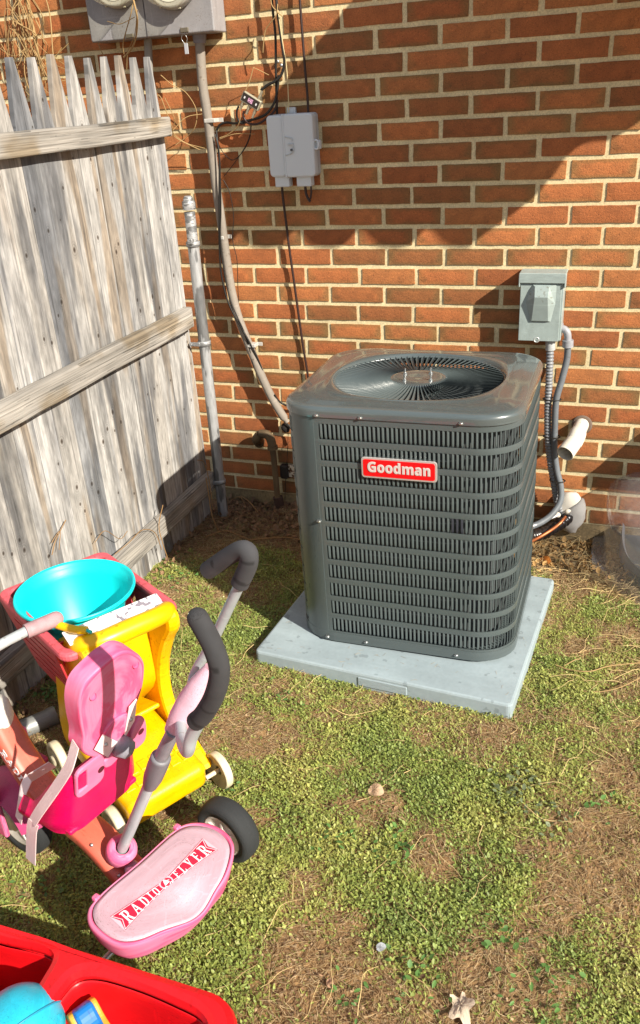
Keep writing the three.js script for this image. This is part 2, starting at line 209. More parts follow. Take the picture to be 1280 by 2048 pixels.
// ---------------------------------------------------------------- wooden fence with its galvanised pipe post
const woodTex = texture(1536, 1536, (u, v) => {
  const lane = u * 12, li = Math.floor(lane), lu = lane - li, h = (k) => hash(li, k, 7);
  const warp = 0.1 * (fbm(u, v, 6, 5, 3, 201) - 0.5);
  const g1 = fbm(u + warp * 0.1, v, 180, 6, 3, 202), g2 = fbm(u + warp * 0.05, v, 420, 12, 2, 203), st = fbm(u + warp * 0.3, v, 22, 4, 4, 204), br = fbm(u + warp * 0.4, v, 19, 3, 3, 205), bl = fbm(u, v, 40, 16, 4, 206);
  let k = 0.605 + 0.13 * (g1 - 0.5) + 0.11 * (g2 - 0.5) + 0.16 * (bl - 0.5);
  const grey = sstep(0.47, 0.66, st) * (0.55 + 0.45 * sstep(0.35, 0.6, fbm(u, v, 18, 7, 3, 209))), brown = sstep(0.60, 0.76, br) * (h(40) > 0.4 ? 1 : 0.4), base = [[1, 0.99, 0.975], [1, 0.98, 0.95], [0.95, 0.955, 0.96]][li % 3];
  const mott = fbm(u, v, 110, 60, 3, 213), core = sstep(0.42, 0.1, Math.abs(lu - 0.35 - 0.3 * h(50)) + 0.5 * (fbm(u, v, 12, 6, 3, 214) - 0.5)) * sstep(0.4, 0.62, fbm(u, v, 6, 5, 3, 215)); k *= 1 + 0.32 * (mott - 0.5) - 0.10 * core;
  let c = base.map((x) => x * k); c = c.map((x, i) => lerp(x, x * [0.56, 0.575, 0.61][i], grey * 0.78)); c = c.map((x, i) => lerp(x, x * [0.84, 0.72, 0.58][i], brown * 0.5));
  for (let q = 0; q < 9; q++) { const kx = 0.15 + 0.7 * h(q * 3 + 1), ky = h(q * 3 + 2), sz = 0.35 + 0.6 * h(q * 3 + 5); let dy = Math.abs(v - ky); dy = Math.min(dy, 1 - dy); const d = Math.hypot((lu - kx) / (0.10 * sz), dy / (0.0062 * sz)); if (d < 1) c = c.map((x, i) => x * lerp([0.36, 0.31, 0.27][i], 1, Math.pow(d, 1.5))); else if (d < 3) { const ring = 0.5 + 0.5 * Math.cos(d * 8); c = c.map((x) => x * lerp(1 - 0.16 * ring, 1, (d - 1) / 2)); } }
  if (fbm(u, v, 220, 7, 2, 208) > 0.8) c = c.map((x) => x * 0.8);
  return c; });
const woodBump = texture(512, 512, (u, v) => 0.7 * fbm(u, v, 110, 5, 3, 211) + 0.3 * fbm(u, v, 30, 6, 2, 212), false);
const woodM = [1.0, 0.86, 1.08, 0.94].map((k, i) => new THREE.MeshStandardMaterial({ map: woodTex, color: new THREE.Color(k, k * [1, 0.99, 1, 0.98][i], k * [1, 0.975, 1.01, 0.955][i]), bumpMap: woodBump, bumpScale: 0.0022, roughness: 0.9 }));
const fence = thing('wood_fence', 'weathered grey picket fence with pointed tops left of the cooling unit', 'fence');
{
  const tips = [0.1926, 0.2755, 0.375, 0.4521, 0.5414, 0.628, 0.7169, 0.8059, 0.8976]; for (let z = 0.988; z < 2.7; z += 0.0895) tips.push(z);
  tips.forEach((z, i) => {
    const a = i ? (tips[i - 1] + z) / 2 + 0.0008 : 0.158, b = i < tips.length - 1 ? (z + tips[i + 1]) / 2 - 0.0008 : z + 0.044, yt = 1.658 + rr(-0.006, 0.006), sh = 1.44 + rr(-0.015, 0.015), w = 0.0085;
    const m = (a + b) / 2 + rr(-0.004, 0.004), c1 = (t, s) => s < 0 ? lerp(a, m - w, t) : lerp(b, m + w, t), pts = [[a, gy(-0.73, z) + rr(-0.01, 0.006)], [b, gy(-0.73, z) + rr(-0.01, 0.006)]];
    for (let k = 0; k <= 6; k++) { const t = k / 6; pts.push([c1(Math.pow(t, 1.12), 1) + rr(-1, 1) * 0.0008, lerp(sh, yt, t)]); } for (let k = 6; k >= 0; k--) { const t = k / 6; pts.push([c1(Math.pow(t, 1.12), -1) + rr(-1, 1) * 0.0008, lerp(sh, yt, t)]); }
    const g = extrude(pts, 0.016, 0.0012), uv = g.attributes.uv, p = g.attributes.position, ou = Math.floor(rnd() * 12) / 12, ov = rnd();
    for (let k = 0; k < p.count; k++) uv.setXY(k, ou + (p.getX(k) - a) / (b - a) / 12, ov + p.getY(k) / 1.9);
    g.rotateY(-Math.PI / 2); // shape x -> +z, extrusion -> -x
    g.translate(-0.72 + rr(-0.0025, 0.0015), 0, 0); const o = part('picket', g, pick(woodM), fence);
  });
  const railTex = texture(1024, 256, (u, v) => { const g = fbm(u, v, 5, 60, 3, 221), st = fbm(u, v, 5, 6, 4, 222), br = fbm(u, v, 8, 3, 3, 223), cr = fbm(u, v, 8, 90, 2, 225); let k = 0.55 + 0.24 * (g - 0.5) + 0.26 * (st - 0.5); if (cr > 0.76) k *= 0.7; const b = sstep(0.52, 0.75, br); return [k * lerp(1, 0.88, b), k * lerp(0.97, 0.80, b), k * lerp(0.925, 0.68, b)]; });
  const railBump = texture(512, 256, (u, v) => fbm(u, v, 6, 70, 3, 231), false);
  const rm = new THREE.MeshStandardMaterial({ map: railTex, bumpMap: railBump, bumpScale: 0.003, roughness: 0.9 });
  const rail = (y0, y1, z0, z1, x0, x1) => { const g = sheetRail(y0, y1, z0, z1, x0, x1); part('rail', g, rm, fence); };
  function sheetRail(y0, y1, z0, z1, x0, x1) {
    const N = 60, cs = rrect(x1 - x0, y1 - y0, 0.006, 2), M = cs.length, j0 = rnd() * 50;
    const g = grid(M, N, (u, v) => { const k = Math.round(u * M) % M, z = lerp(z0, z1, v), q = cs[k], s = v === 0 || v === 1 ? 0.94 : 1; return [(x0 + x1) / 2 + q[0] * s + 0.003 * (wn(z + j0, k * 0.3, 7, 25) - 0.5), (y0 + y1) / 2 + q[1] * s + 0.009 * (wn(z + j0, 3, 3, 26) - 0.5), z]; });
    const p = g.attributes.position, uv = g.attributes.uv; for (let i = 0; i < p.count; i++) uv.setXY(i, p.getZ(i) / 1.1 + j0, (p.getY(i) + p.getX(i)) / 0.28 + j0 * 0.3);
    const cap = (z, s) => { const c = extrude(cs, 0.002, 0); c.translate((x0 + x1) / 2, (y0 + y1) / 2, z - 0.001); return c; };
    return [g, cap(z0 + 0.001), cap(z1)];
  }
  rail(1.418, 1.48, 0.165, 2.75, -0.7195, -0.683); rail(0.762, 0.838, 0.185, 2.75, -0.7195, -0.680); rail(0.082, 0.158, 0.165, 2.75, -0.7195, -0.683);
  const galvTex = texture(256, 512, (u, v) => { const a = fbm(u, v, 6, 14, 4, 241), b = fbm(u, v, 30, 60, 2, 242), p = sstep(0.5, 0.56, a); const k = lerp(0.44, 0.66, p) + 0.14 * (b - 0.5); return [k, k * 1.01, k * 1.02]; });
  const galv = new THREE.MeshStandardMaterial({ map: galvTex, roughness: 0.5, metalness: 0.35, bumpMap: grainBump, bumpScale: 0.0006 });
  const top = [-0.6545, 1.19, 0.16], bot = [-0.668, -0.08, 0.16], L = dist(top, bot), pg = lathe([[0, 0], [0.021, 0], [0.021, L * 0.9], [0.0195, L * 0.905], [0.0195, L - 0.02], [0, L - 0.02]], bot, top, 20);
  { const uv = pg.attributes.uv; for (let i = 0; i < uv.count; i++) uv.setXY(i, uv.getX(i) * 0.6, uv.getY(i) * 3); }
  const post = part('post', pg, galv, fence, 'galvanised round pipe post at the fence end');
  const up = new THREE.Vector3().subVectors(V(top), V(bot)).normalize(), at = (t) => { const p = V(bot).lerp(V(top), t); return [p.x, p.y, p.z]; };
  part('post_cap', lathe([[0, 0.035], [0.012, 0.034], [0.017, 0.028], [0.0185, 0.018], [0.0225, 0.016], [0.0232, 0.004], [0.0225, -0.012], [0.02, -0.013]], top, V(top).add(up).toArray(), 20), galv, post);
  for (const y of [0.695, 0.115, 1.06]) { const t = (y + 0.08) / 1.27, c = at(t), d = at(t + 0.01); const g = [lathe([[0.0205, -0.009], [0.0245, -0.009], [0.0255, -0.004], [0.0255, 0.004], [0.0245, 0.009], [0.0205, 0.009]], c, d, 20)]; if (y < 1) g.push(box(0.046, 0.016, 0.006, [c[0] - 0.028, c[1], c[2] + 0.0235]), rod([c[0] - 0.042, c[1], c[2] + 0.02], [c[0] - 0.042, c[1], c[2] + 0.034], 0.005)); else g.push(box(0.02, 0.02, 0.02, [c[0] + 0.004, c[1] + 0.012, c[2] + 0.022], 0.004)); part('rail_clamp', g, galv, post); }
}

// ---------------------------------------------------------------- cooling unit and its pad
const font = await new FontLoader().loadAsync('fonts/droid/droid_sans_bold.typeface.json');
const serif = await new FontLoader().loadAsync('fonts/droid/droid_serif_bold.typeface.json');
{
  const padTex = texture(512, 512, (u, v) => { const a = fbm(u, v, 7, 7, 4, 301), b = fbm(u, v, 140, 140, 2, 302), s = fbm(u, v, 3, 30, 3, 303), q = fbm(u, v, 34, 34, 3, 304), k = 0.94 + 0.12 * (a - 0.5) + 0.05 * (b - 0.5) + 0.1 * (s - 0.5) - (q > 0.74 ? 0.12 : 0); return [0.60 * k, 0.66 * k, 0.685 * k]; });
  const pm = new THREE.MeshStandardMaterial({ map: padTex, roughness: 0.75, bumpMap: grainBump, bumpScale: 0.0006 });
  const pad = thing('equipment_pad', 'light grey plastic equipment pad on the grass under the cooling unit', 'pad', [0.2955, -0.05, 0.76], -0.062);
  const g = extrude(rrect(0.785, 0.695, 0.016, 5), 0.062, 0.007); g.rotateX(-Math.PI / 2); part('slab', g, pm, pad);
  part('edge_panel', box(0.15, 0.03, 0.006, [0.02, 0.034, 0.3475], 0.003), pm, pad);
}
const AC = thing('air_conditioner', 'dark grey square outdoor cooling unit with louvred sides and a red nameplate', 'air conditioner', [0.309, 0.02, 0.686], 0.006);
AC.rotation.z = 0.009; AC.scale.z = 0.88;
{
  const paintBump = texture(256, 256, (u, v) => fbm(u, v, 50, 50, 3, 311), false);
  const acTex = texture(512, 512, (u, v) => { const a = fbm(u, v, 5, 5, 4, 312), b = fbm(u, v, 60, 60, 3, 313); const k = 0.95 + 0.12 * (a - 0.5) + (b > 0.74 ? 0.08 : 0); return [0.315 * k, 0.353 * k, 0.358 * k]; });
  const pm = new THREE.MeshPhysicalMaterial({ map: acTex, roughness: 0.38, roughnessMap: roughVar, bumpMap: paintBump, bumpScale: 0.00015, clearcoat: 0.2, clearcoatRoughness: 0.22 });
  const lidM = new THREE.MeshPhysicalMaterial({ map: acTex, roughness: 0.32, roughnessMap: roughVar, bumpMap: paintBump, bumpScale: 0.0001, clearcoat: 1, clearcoatRoughness: 0.06 });
  const dark = mat(0x43494b, 0.7), h = 0.325, r = 0.12;
  // perimeter of the rounded square, arc length from the front-left, going right
  const st = 2 * (h - r), q = Math.PI * r / 2, per = 4 * (st + q);
  const perim = (s, off = 0) => { s = ((s % per) + per) % per; const k = Math.floor(s / (st + q)); let l = s - k * (st + q), x, z, nx, nz; if (l < st) { x = -(h - r) + l; z = h; nx = 0; nz = 1; } else { const a = (l - st) / r; x = h - r + Math.sin(a) * r; z = h - r + Math.cos(a) * r; nx = Math.sin(a); nz = Math.cos(a); } x += nx * off; z += nz * off; for (let i = 0; i < k; i++) { [x, z] = [z, -x];[nx, nz] = [nz, -nx]; } return [x, z, nx, nz]; };
  const band = (s0, s1, y0, y1, off, t, n) => sheet(n, 2, (u, v) => { const p = perim(lerp(s0, s1, u), off + (v > 0.3 && v < 0.7 ? 0.0006 : 0)); return [p[0], lerp(y0, y1, v), p[1]]; }, t);
  const sA = -0.204 + (h - r), sB = per - 0.10; // louvred run: front, right, back, most of the left
  // inside: dark coil block and floor
  part('coil', (() => { const g = extrude(rrect(0.545, 0.545, 0.085, 6), 0.70, 0); g.rotateX(-Math.PI / 2); g.translate(0, 0.012, 0); return g; })(), dark, AC);
  part('base_pan', [band(0, per - 1e-4, 0, 0.03, 0.004, 0.006, 96), (() => { const g = extrude(rrect(0.63, 0.63, 0.115, 6), 0.01, 0.002); g.rotateX(-Math.PI / 2); g.translate(0, 0.002, 0); return g; })()], pm, AC);
  part('corner_panel', band(sB - 0.006, per + sA - 0.018, 0.03, 0.742, 0.003, 0.003, 40), pm, AC, 'smooth painted corner panel');
  const rows = 11, y0 = 0.036, pitch = 0.0626, sh = 0.0455, bh = pitch - sh;
  for (let i = 0; i <= rows; i++) { const ya = y0 + i * pitch - bh; part('louver_band', band(sA - 0.02, sB, i ? ya : 0.028, i < rows ? ya + bh : ya + bh + 0.01, 0.0015, 0.003, 110), pm, AC); }
  part('louver_edge', band(sA - 0.0195, sA - 0.004, 0.03, 0.735, 0.001, 0.003, 3), pm, AC);
  const sp = 0.0124, ns = Math.floor((sB - sA - 0.004) / sp);
  for (let i = 0; i < rows; i++) {
    const ya = y0 + i * pitch, gs = [], stain = [], N = 5;
    for (let k = 0; k < ns; k++) { // each slat: pressed strip, bowed, its lower end hooked back
      const s = sA + 0.003 + k * sp, p = perim(s, 0), tx = p[3], tz = -p[2], a = 0.0053, jit = (hash(k, i, 4) - 0.5) * 0.0006;
      const g = grid(3, N, (u, v) => { const e = [[-0.5, -0.001], [-0.5, 0.0022], [0.5, -0.0014], [0.5, -0.003]][Math.round(u * 3)], y = ya + sh * v, o = e[1] - (v < 0.01 ? 0.003 : 0) + 0.0006 * Math.sin(v * Math.PI), sx = e[0] * a + jit; return [p[0] + tx * sx + p[2] * o, y, p[1] + tz * sx + p[3] * o]; });
      (i === 6 && p[1] > 0.3 && p[0] > 0.138 + 0.01 * hash(k, 1, 1) && p[0] < 0.188 ? stain : gs).push(clean(g));
    }
    part('louver_row', gs, pm, AC); if (stain.length) part('louver_row', stain, mat(0x2a2d36, 0.5), AC, 'louvres with a dark blue stain');
  }
  // lid: skirt, rounded shoulder, pressed steps, round opening
  const RF = 0.245, nA = 144;
  const outer = (a) => { // point on rounded square in direction a
    let lo = 0, hi = 0.6; const c = Math.cos(a), s = Math.sin(a), H = h + 0.006; for (let i = 0; i < 30; i++) { const m = (lo + hi) / 2, x = Math.abs(m * c), z = Math.abs(m * s), dx = Math.max(x - (H - r), 0), dz = Math.max(z - (H - r), 0); const ins = x <= H && z <= H && Math.hypot(dx, dz) <= r; ins ? (lo = m) : (hi = m); } return lo; };
  const prof = [[0, 0.7265], [0, 0.741], [0.002, 0.7465], [0.006, 0.7510], [0.014, 0.7545], [0.026, 0.7560], [0.045, 0.7566], [0.052, 0.7582], [0.07, 0.7588], [0.3, 0.759], [0.55, 0.7593], [0.58, 0.761], [0.8, 0.7612], [0.83, 0.7595], [0.94, 0.758], [1, 0.751], [1.0, 0.741]];
  part('lid', grid(nA, prof.length - 1, (u, v) => { const a = -u * Math.PI * 2, R = outer(a), k = Math.round(v * (prof.length - 1)), [d, y] = prof[k], rad = k < 9 ? R - d : lerp(R - 0.07, RF, Math.max(0, (d - 0.07) / 0.93)); return [rad * Math.cos(a), y, rad * Math.sin(a)]; }, true), lidM, AC);
  // fan guard: radial strips dished from hub to rim, rim ring, hub
  const blades = [], NB = 84;
  for (let i = 0; i < NB; i++) { const a = i / NB * Math.PI * 2 + 0.01; const g = grid(6, 3, (u, v) => { const R = lerp(0.08, RF + 0.002, u), e = Math.round(v * 3), lo = e === 1 || e === 2, y = 0.7525 - 0.006 * Math.sin(u * Math.PI) - (lo ? 0.0025 : 0) + (e === 0 || e === 1 ? 0.003 : 0), w = (e < 2 ? 1 : -1) * lerp(0.0018, 0.0049, u); return [R * Math.cos(a) - w * Math.sin(a), y, R * Math.sin(a) + w * Math.cos(a)]; }); blades.push(clean(g)); }
  part('fan_guard', blades, pm, AC, 'radial wire fan guard');
  part('guard_rim', (() => { const g = new THREE.TorusGeometry(RF, 0.004, 8, 90); g.rotateX(Math.PI / 2); g.translate(0, 0.7505, 0); return g; })(), lidM, AC);
  const hub = part('guard_hub', lathe([[0.088, 0.738], [0.088, 0.749], [0.084, 0.7535], [0.07, 0.7555], [0.03, 0.755], [0.012, 0.754], [0, 0.754]], [0, 0, 0], [0, 1, 0], 40), lidM, AC);
  const steel = mat(0xb9bcbc, 0.3, { metalness: 0.9 });
  for (const a of [0.6, 2.2, 3.7, 5.3]) part('bolt', [rod([0.052 * Math.cos(a), 0.754, 0.052 * Math.sin(a)], [0.052 * Math.cos(a), 0.772, 0.052 * Math.sin(a)], 0.003, 0.0028, 8), rod([0.052 * Math.cos(a), 0.753, 0.052 * Math.sin(a)], [0.052 * Math.cos(a), 0.760, 0.052 * Math.sin(a)], 0.0065, 0.0065, 6)], steel, hub);
  const fan = part('fan', [0, 1, 2, 3].map((k) => sheet(10, 6, (u, v) => { const R = lerp(0.06, 0.225, v), a = k * Math.PI / 2 + lerp(-0.55, 0.55, u); return [R * Math.cos(a), 0.66 + 0.055 * (u - 0.5), R * Math.sin(a)]; }, 0.0015)).concat([rod([0, 0.56, 0], [0, 0.72, 0], 0.065)]), mat(0x5b6668, 0.4, { metalness: 0.5 }), AC);
  const screw = (x, y, z) => { const g = [rod([x, y, z - 0.004], [x, y, z + 0.003], 0.0052, 0.0052, 6), rod([x, y, z - 0.001], [x, y, z + 0.001], 0.0075, 0.0075, 12)].map((g_) => { g_.translate(-x, -y, -z); g_.rotateX(Math.PI / 2); g_.translate(x, y, z); return g_; }); part('screw', g, steel, AC); };
  for (const p of [[-.21,.748,.286],[-.087,.737,.286],[.18,.738,.286]] ) screw(p[0], 0.732, 0.3315);
  for (const p of [[-.226,.019,.286],[-.103,.01,.286],[.171,.006,.286]] ) screw(p[0], 0.013, 0.3295);
  screw(-0.226, 0.41, 0.329);
  // nameplate
  const np = part('nameplate', extrude(rrect(0.208, 0.06, 0.009, 5), 0.006, 0.0015), mat(0xc9c3c0, 0.3, { metalness: 0.5 }), AC, 'red nameplate with raised silver lettering');
  np.position.set(0.0145, 0.592, 0.3295);
  const f = part('nameplate_field', extrude(rrect(0.197, 0.049, 0.006, 5), 0.0015, 0.0004), mat(0xe00a12, 0.35), np); f.position.z = 0.0055;
  const tg = new TextGeometry('Goodman', { font, size: 0.0285, depth: 0.0018, curveSegments: 6, bevelEnabled: true, bevelThickness: 0.0004, bevelSize: 0.0008, bevelSegments: 1 }); tg.computeBoundingBox(); const bb = tg.boundingBox; tg.translate(-(bb.max.x + bb.min.x) / 2, -0.0108, 0); tg.scale(0.172 / (bb.max.x - bb.min.x), 1, 1);
  const tx = part('lettering', tg, mat(0xd8cfcc, 0.35, { metalness: 0.3 }), np); tx.position.z = 0.0068;
}

// ---------------------------------------------------------------- things fixed to the wall
const smooth = (g) => { g.deleteAttribute('normal'); g.deleteAttribute('uv'); const r = mergeVertices(g, 1e-5); r.computeVertexNormals(); return r; };
const greyM = (hex, ro = 0.55) => new THREE.MeshStandardMaterial({ color: hex, roughness: ro, map: scuff, bumpMap: grainBump, bumpScale: 0.0003 });
const steelM = mat(0xb4b7b6, 0.35, { metalness: 0.8 });
const blackM = mat(0x16130f, 0.55), brownM = mat(0x2b1510, 0.5), pvcGrey = greyM(0x747a80, 0.5), whitePvc = new THREE.MeshStandardMaterial({ color: 0xe6e1d4, roughness: 0.45, map: scuff });
{ // meter box with two round meters
  const t = thing('meter_box', 'grey metal box with two glass electric meters high on the wall', 'meter box');
  const gm = greyM(0x9b999b, 0.5), yb = 1.722, xr = -0.516, xl = -0.99;
  part('enclosure', box(xr - xl, 0.46, 0.094, [(xr + xl) / 2, yb + 0.23, 0.05], 0.006, 3), gm, t);
  part('cover_seam', box(0.003, 0.45, 0.002, [-0.767, yb + 0.228, 0.0978], 0.0008, 1), mat(0x4c4a50, 0.7), t);
  const face = texture(256, 256, (u, v) => { const line = v > 0.24 && v < 0.6 && Math.floor(v * 60) % 3 === 0 && u > 0.3 && u < 0.72 && vn(u * 60, v * 20, 60, 20, 5) > 0.35; const k = line ? 0.42 : 0.86; return [k, k * 0.99, k * 0.95]; });
  for (const [mx, my] of [[-0.852, 1.902], [-0.648, 1.882]]) {
    const m = part('meter', lathe([[0, 0], [0.09, 0], [0.09, 0.022], [0.087, 0.026], [0.087, 0.034], [0.078, 0.036], [0, 0.036]], [mx, my, 0.096], [mx, my, 1], 40), greyM(0xc9c5ba, 0.45), t);
    const fg = new THREE.CircleGeometry(0.068, 40); fg.translate(mx, my, 0.1335); part('meter_face', fg, new THREE.MeshStandardMaterial({ map: face, roughness: 0.6 }), m);
    part('glass_dome', lathe([[0.084, 0.034], [0.084, 0.075], [0.08, 0.092], [0.07, 0.1], [0, 0.103]], [mx, my, 0.096], [mx, my, 1], 40), new THREE.MeshPhysicalMaterial({ color: 0xfbfbf4, roughness: 0.06, transmission: 1, thickness: 0, ior: 1.45, side: THREE.DoubleSide }), m);
    for (let k = 0; k < 8; k++) { const a = k * 0.785 + 0.3; part('rim_tab', box(0.008, 0.006, 0.006, [mx + 0.09 * Math.cos(a), my + 0.09 * Math.sin(a), 0.122], 0.001, 1), greyM(0xb9b39d, 0.5), m); }
  }
  part('latch', box(0.03, 0.014, 0.006, [-0.625, yb + 0.012, 0.0985], 0.002), mat(0x7d7566, 0.5, { metalness: 0.6 }), t);
  part('latch', box(0.03, 0.012, 0.006, [-0.835, yb + 0.01, 0.0985], 0.002), mat(0x7d7566, 0.5, { metalness: 0.6 }), t);
  const hw = part('seal_tag', box(0.014, 0.032, 0.003, [-0.63, yb - 0.042, 0.09], 0.001, 1), mat(0xc9cbd0, 0.4, { metalness: 0.5 }), t, 'small metal seal tag hanging below the box');
  part('seal_wire', tube([[-0.634, yb - 0.028, 0.09], [-0.643, yb - 0.012, 0.092], [-0.632, yb + 0.002, 0.095], [-0.622, yb - 0.012, 0.092], [-0.628, yb - 0.028, 0.09]], 0.001, 6), steelM, hw);
}
const wallCable = (name, label, cat, pts, r, m, group) => single(name, tube(pts, r, 9), m, label, cat, group);
{ // painted service cable from the meter box down the wall
  const t = thing('service_cable', 'thick grey painted cable running from the meter box down the wall', 'cable');
  const cm = greyM(0x968d82, 0.75);
  part('cable', tube([[-.602,1.731,.036],[-.608,1.646,.036],[-.611,1.57,.036],[-.607,1.499,.036],[-.604,1.427,.036],[-.603,1.329,.036],[-.601,1.237,.036],[-.596,1.142,.036],[-.593,1.053,.036],[-.589,.962,.036],[-.582,.86,.036],[-.565,.764,.036],[-.535,.667,.036],[-.499,.558,.036],[-.459,.457,.036],[-.424,.39,.036],[-.395,.345,.036]], (u) => 0.0165 * (u > 0.985 ? 0.6 : 1), 12, 120), cm, t);
  part('fitting', rod(...[[-.603,1.737,.036],[-.605,1.696,.036]], 0.026, 0.021, 16), greyM(0x85828a, 0.5), t);
  for (const [p, w] of [[[[-.592,1.457,.036]][0], 0.042], [[[-.594,1.063,.04]][0], 0.018], [[[-.515,.659,.04]][0], 0.034]]) part('strap', [box(w, 0.014, 0.036, [p[0], p[1], 0.036], 0.003), box(0.018, 0.014, 0.004, [p[0] + w / 2 + 0.008, p[1], 0.02], 0.001)], greyM(0xc8c6c0, 0.4), t);
}
{ // left conduit stub under the meter box behind the fence
  single('conduit_pipe', rod(...[[-.798,1.734,.04],[-.834,1.437,.04]], 0.014, 0.014, 14), greyM(0x9b9790, 0.6), 'short grey conduit dropping from the left meter behind the pickets', 'conduit');
}
// dark cables
wallCable('cable', 'thick black coaxial cable hanging down left of the grey junction box', 'cable', [[-.332,1.854,.035],[-.331,1.771,.035],[-.33,1.7,.03],[-.338,1.614,.025],[-.344,1.539,.022],[-.349,1.455,.02]], 0.0042, blackM);
wallCable('cable', 'black twisted cable bending left beside the straight black one', 'cable', [[-.313,1.851,.045],[-.311,1.769,.045],[-.308,1.713,.042],[-.304,1.655,.04],[-.303,1.619,.035],[-.317,1.583,.035],[-.34,1.565,.04],[-.365,1.556,.042],[-.391,1.541,.045]], 0.0045, blackM);
wallCable('cable', 'dark cable sweeping from the bundle to the left under the splitter', 'cable', [[-.328,1.583,.03],[-.337,1.539,.03],[-.347,1.502,.04],[-.377,1.468,.048],[-.42,1.455,.05],[-.468,1.449,.045],[-.506,1.444,.03],[-.545,1.448,.02],[-.569,1.441,.02],[-.585,1.422,.02]], 0.0042, blackM);
wallCable('cable', 'brown cable looping below the splitter to the painted cable', 'cable', [[-.338,1.509,.03],[-.35,1.476,.04],[-.383,1.45,.05],[-.416,1.438,.055],[-.449,1.445,.05],[-.462,1.466,.05],[-.458,1.481,.05]], 0.0038, brownM);
wallCable('cable', 'thin black cable following the painted cable down to the bottom of the wall', 'cable', [[-.58,1.423,.03],[-.57,1.378,.05],[-.568,1.314,.058],[-.578,1.231,.06],[-.588,1.145,.06],[-.6,1.057,.058],[-.609,.947,.055],[-.599,.854,.055],[-.577,.788,.056],[-.552,.741,.058],[-.523,.683,.056],[-.497,.611,.045],[-.476,.516,.03]], 0.0034, blackM);
wallCable('cable', 'second thin dark cable crossing the painted cable beside the first', 'cable', [[-.577,1.414,.05],[-.565,1.362,.056],[-.568,1.281,.06],[-.58,1.162,.06],[-.593,1.075,.06],[-.597,.985,.058],[-.586,.855,.056],[-.559,.776,.06],[-.539,.722,.058],[-.523,.642,.05],[-.513,.572,.05]], 0.0026, blackM);
wallCable('wire', 'thin wire looping right of the painted cable', 'wire', [[-.575,1.403,.05],[-.568,1.361,.03],[-.543,1.329,.02],[-.52,1.329,.02],[-.485,1.357,.02],[-.458,1.396,.02],[-.444,1.436,.03]], 0.0014, blackM);
wallCable('wire', 'thin wire hanging in a long curve right of the painted cable', 'wire', [[-.572,1.261,.03],[-.552,1.218,.03],[-.546,1.14,.03],[-.559,1.052,.03],[-.55,.98,.03],[-.559,.886,.025],[-.565,.791,.025],[-.56,.717,.04]], 0.0014, blackM);
wallCable('wire', 'thin dark wire crossing diagonally below the splitter', 'wire', [[-.438,1.452,.04],[-.453,1.405,.03],[-.481,1.365,.02],[-.527,1.317,.015],[-.574,1.272,.02]], 0.0013, brownM);
wallCable('cable', 'straight brown cable entering the top of the grey junction box', 'cable', [[-.239,1.873,.022],[-.24,1.792,.022],[-.238,1.68,.022],[-.236,1.592,.022],[-.234,1.518,.02],[-.233,1.46,.025]], 0.0042, brownM);
wallCable('cable', 'straight brown cable running from the junction box down behind the unit', 'cable', [[-.346,1.235,.03],[-.348,1.196,.024],[-.344,1.102,.02],[-.339,1.005,.018],[-.332,.906,.016],[-.324,.784,.014],[-.315,.659,.012],[-.305,.56,.012],[-.297,.438,.012]], 0.0045, brownM);
wallCable('cable', 'short brown cable end poking from the bottom of the junction box', 'cable', [[-.258,1.233,.03],[-.258,1.212,.028],[-.252,1.193,.028],[-.243,1.182,.03]], 0.0048, brownM);
wallCable('cable', 'dark cable stub beside the short brown cable end', 'cable', [[-.237,1.239,.03],[-.237,1.211,.03],[-.242,1.19,.03]], 0.0035, brownM);
wallCable('cable', 'black cable curving behind the cooling unit by the end of the painted cable', 'cable', [[-.44,.46,.04],[-.431,.436,.03],[-.415,.417,.02],[-.386,.408,.02],[-.343,.406,.02]], 0.004, blackM);
wallCable('cable', 'black cable leaving the painted cable end to the unit', 'cable', [[-.413,.346,.03],[-.394,.332,.03],[-.377,.308,.03],[-.349,.283,.04]], 0.0035, blackM);
single('sealant_lump', (() => { const p = [[-.413,.314,.015]][0]; const g = new THREE.IcosahedronGeometry(0.024, 3); const a = g.attributes.position; for (let i = 0; i < a.count; i++) { const k = 0.7 + 0.6 * wn(a.getX(i) * 20 + 3, a.getY(i) * 20 + a.getZ(i) * 9, 5, 33); a.setXYZ(i, a.getX(i) * k * 0.8, a.getY(i) * k * 0.8, a.getZ(i) * k * 0.5); } g.translate(...p); return smooth(g); })(), mat(0x1c1714, 0.9), 'black sealant lump where the painted cable enters the wall', 'sealant');
{ // splitter
  const c = [[-.425,1.511,.055]][0], t = thing('cable_splitter', 'small silver cable splitter with a dark label and four connectors', 'splitter', c);
  t.rotation.z = -0.55;
  part('body', box(0.072, 0.034, 0.016, [0, 0, 0], 0.003), mat(0xb8b29c, 0.45, { metalness: 0.5 }), t);
  const lab = texture(128, 64, (u, v) => { const e = Math.abs(u - 0.5) < 0.14 && Math.abs(v - 0.5) < 0.26 && vn(u * 40, v * 20, 40, 20, 3) > 0.35; return e ? [0.82, 0.62, 0.75] : (Math.abs(u - 0.15) < 0.04 || Math.abs(u - 0.85) < 0.04) && Math.abs(v - 0.5) < 0.14 ? [0.85, 0.85, 0.85] : [0.17, 0.13, 0.11]; });
  const lg = new THREE.PlaneGeometry(0.066, 0.026); lg.translate(0, 0, 0.0086); part('label', lg, new THREE.MeshStandardMaterial({ map: lab, roughness: 0.5 }), t);
  for (const [x, s] of [[-0.025, -1], [0.001, -1], [0.026, -1], [0.022, 1]]) part('connector', [rod([x, s * 0.016, 0], [x, s * 0.03, 0], 0.0058, 0.0058, 6), rod([x, s * 0.03, 0], [x, s * 0.046, 0], 0.0045, 0.004, 10)], mat(0xc4bda6, 0.35, { metalness: 0.8 }), t);
}
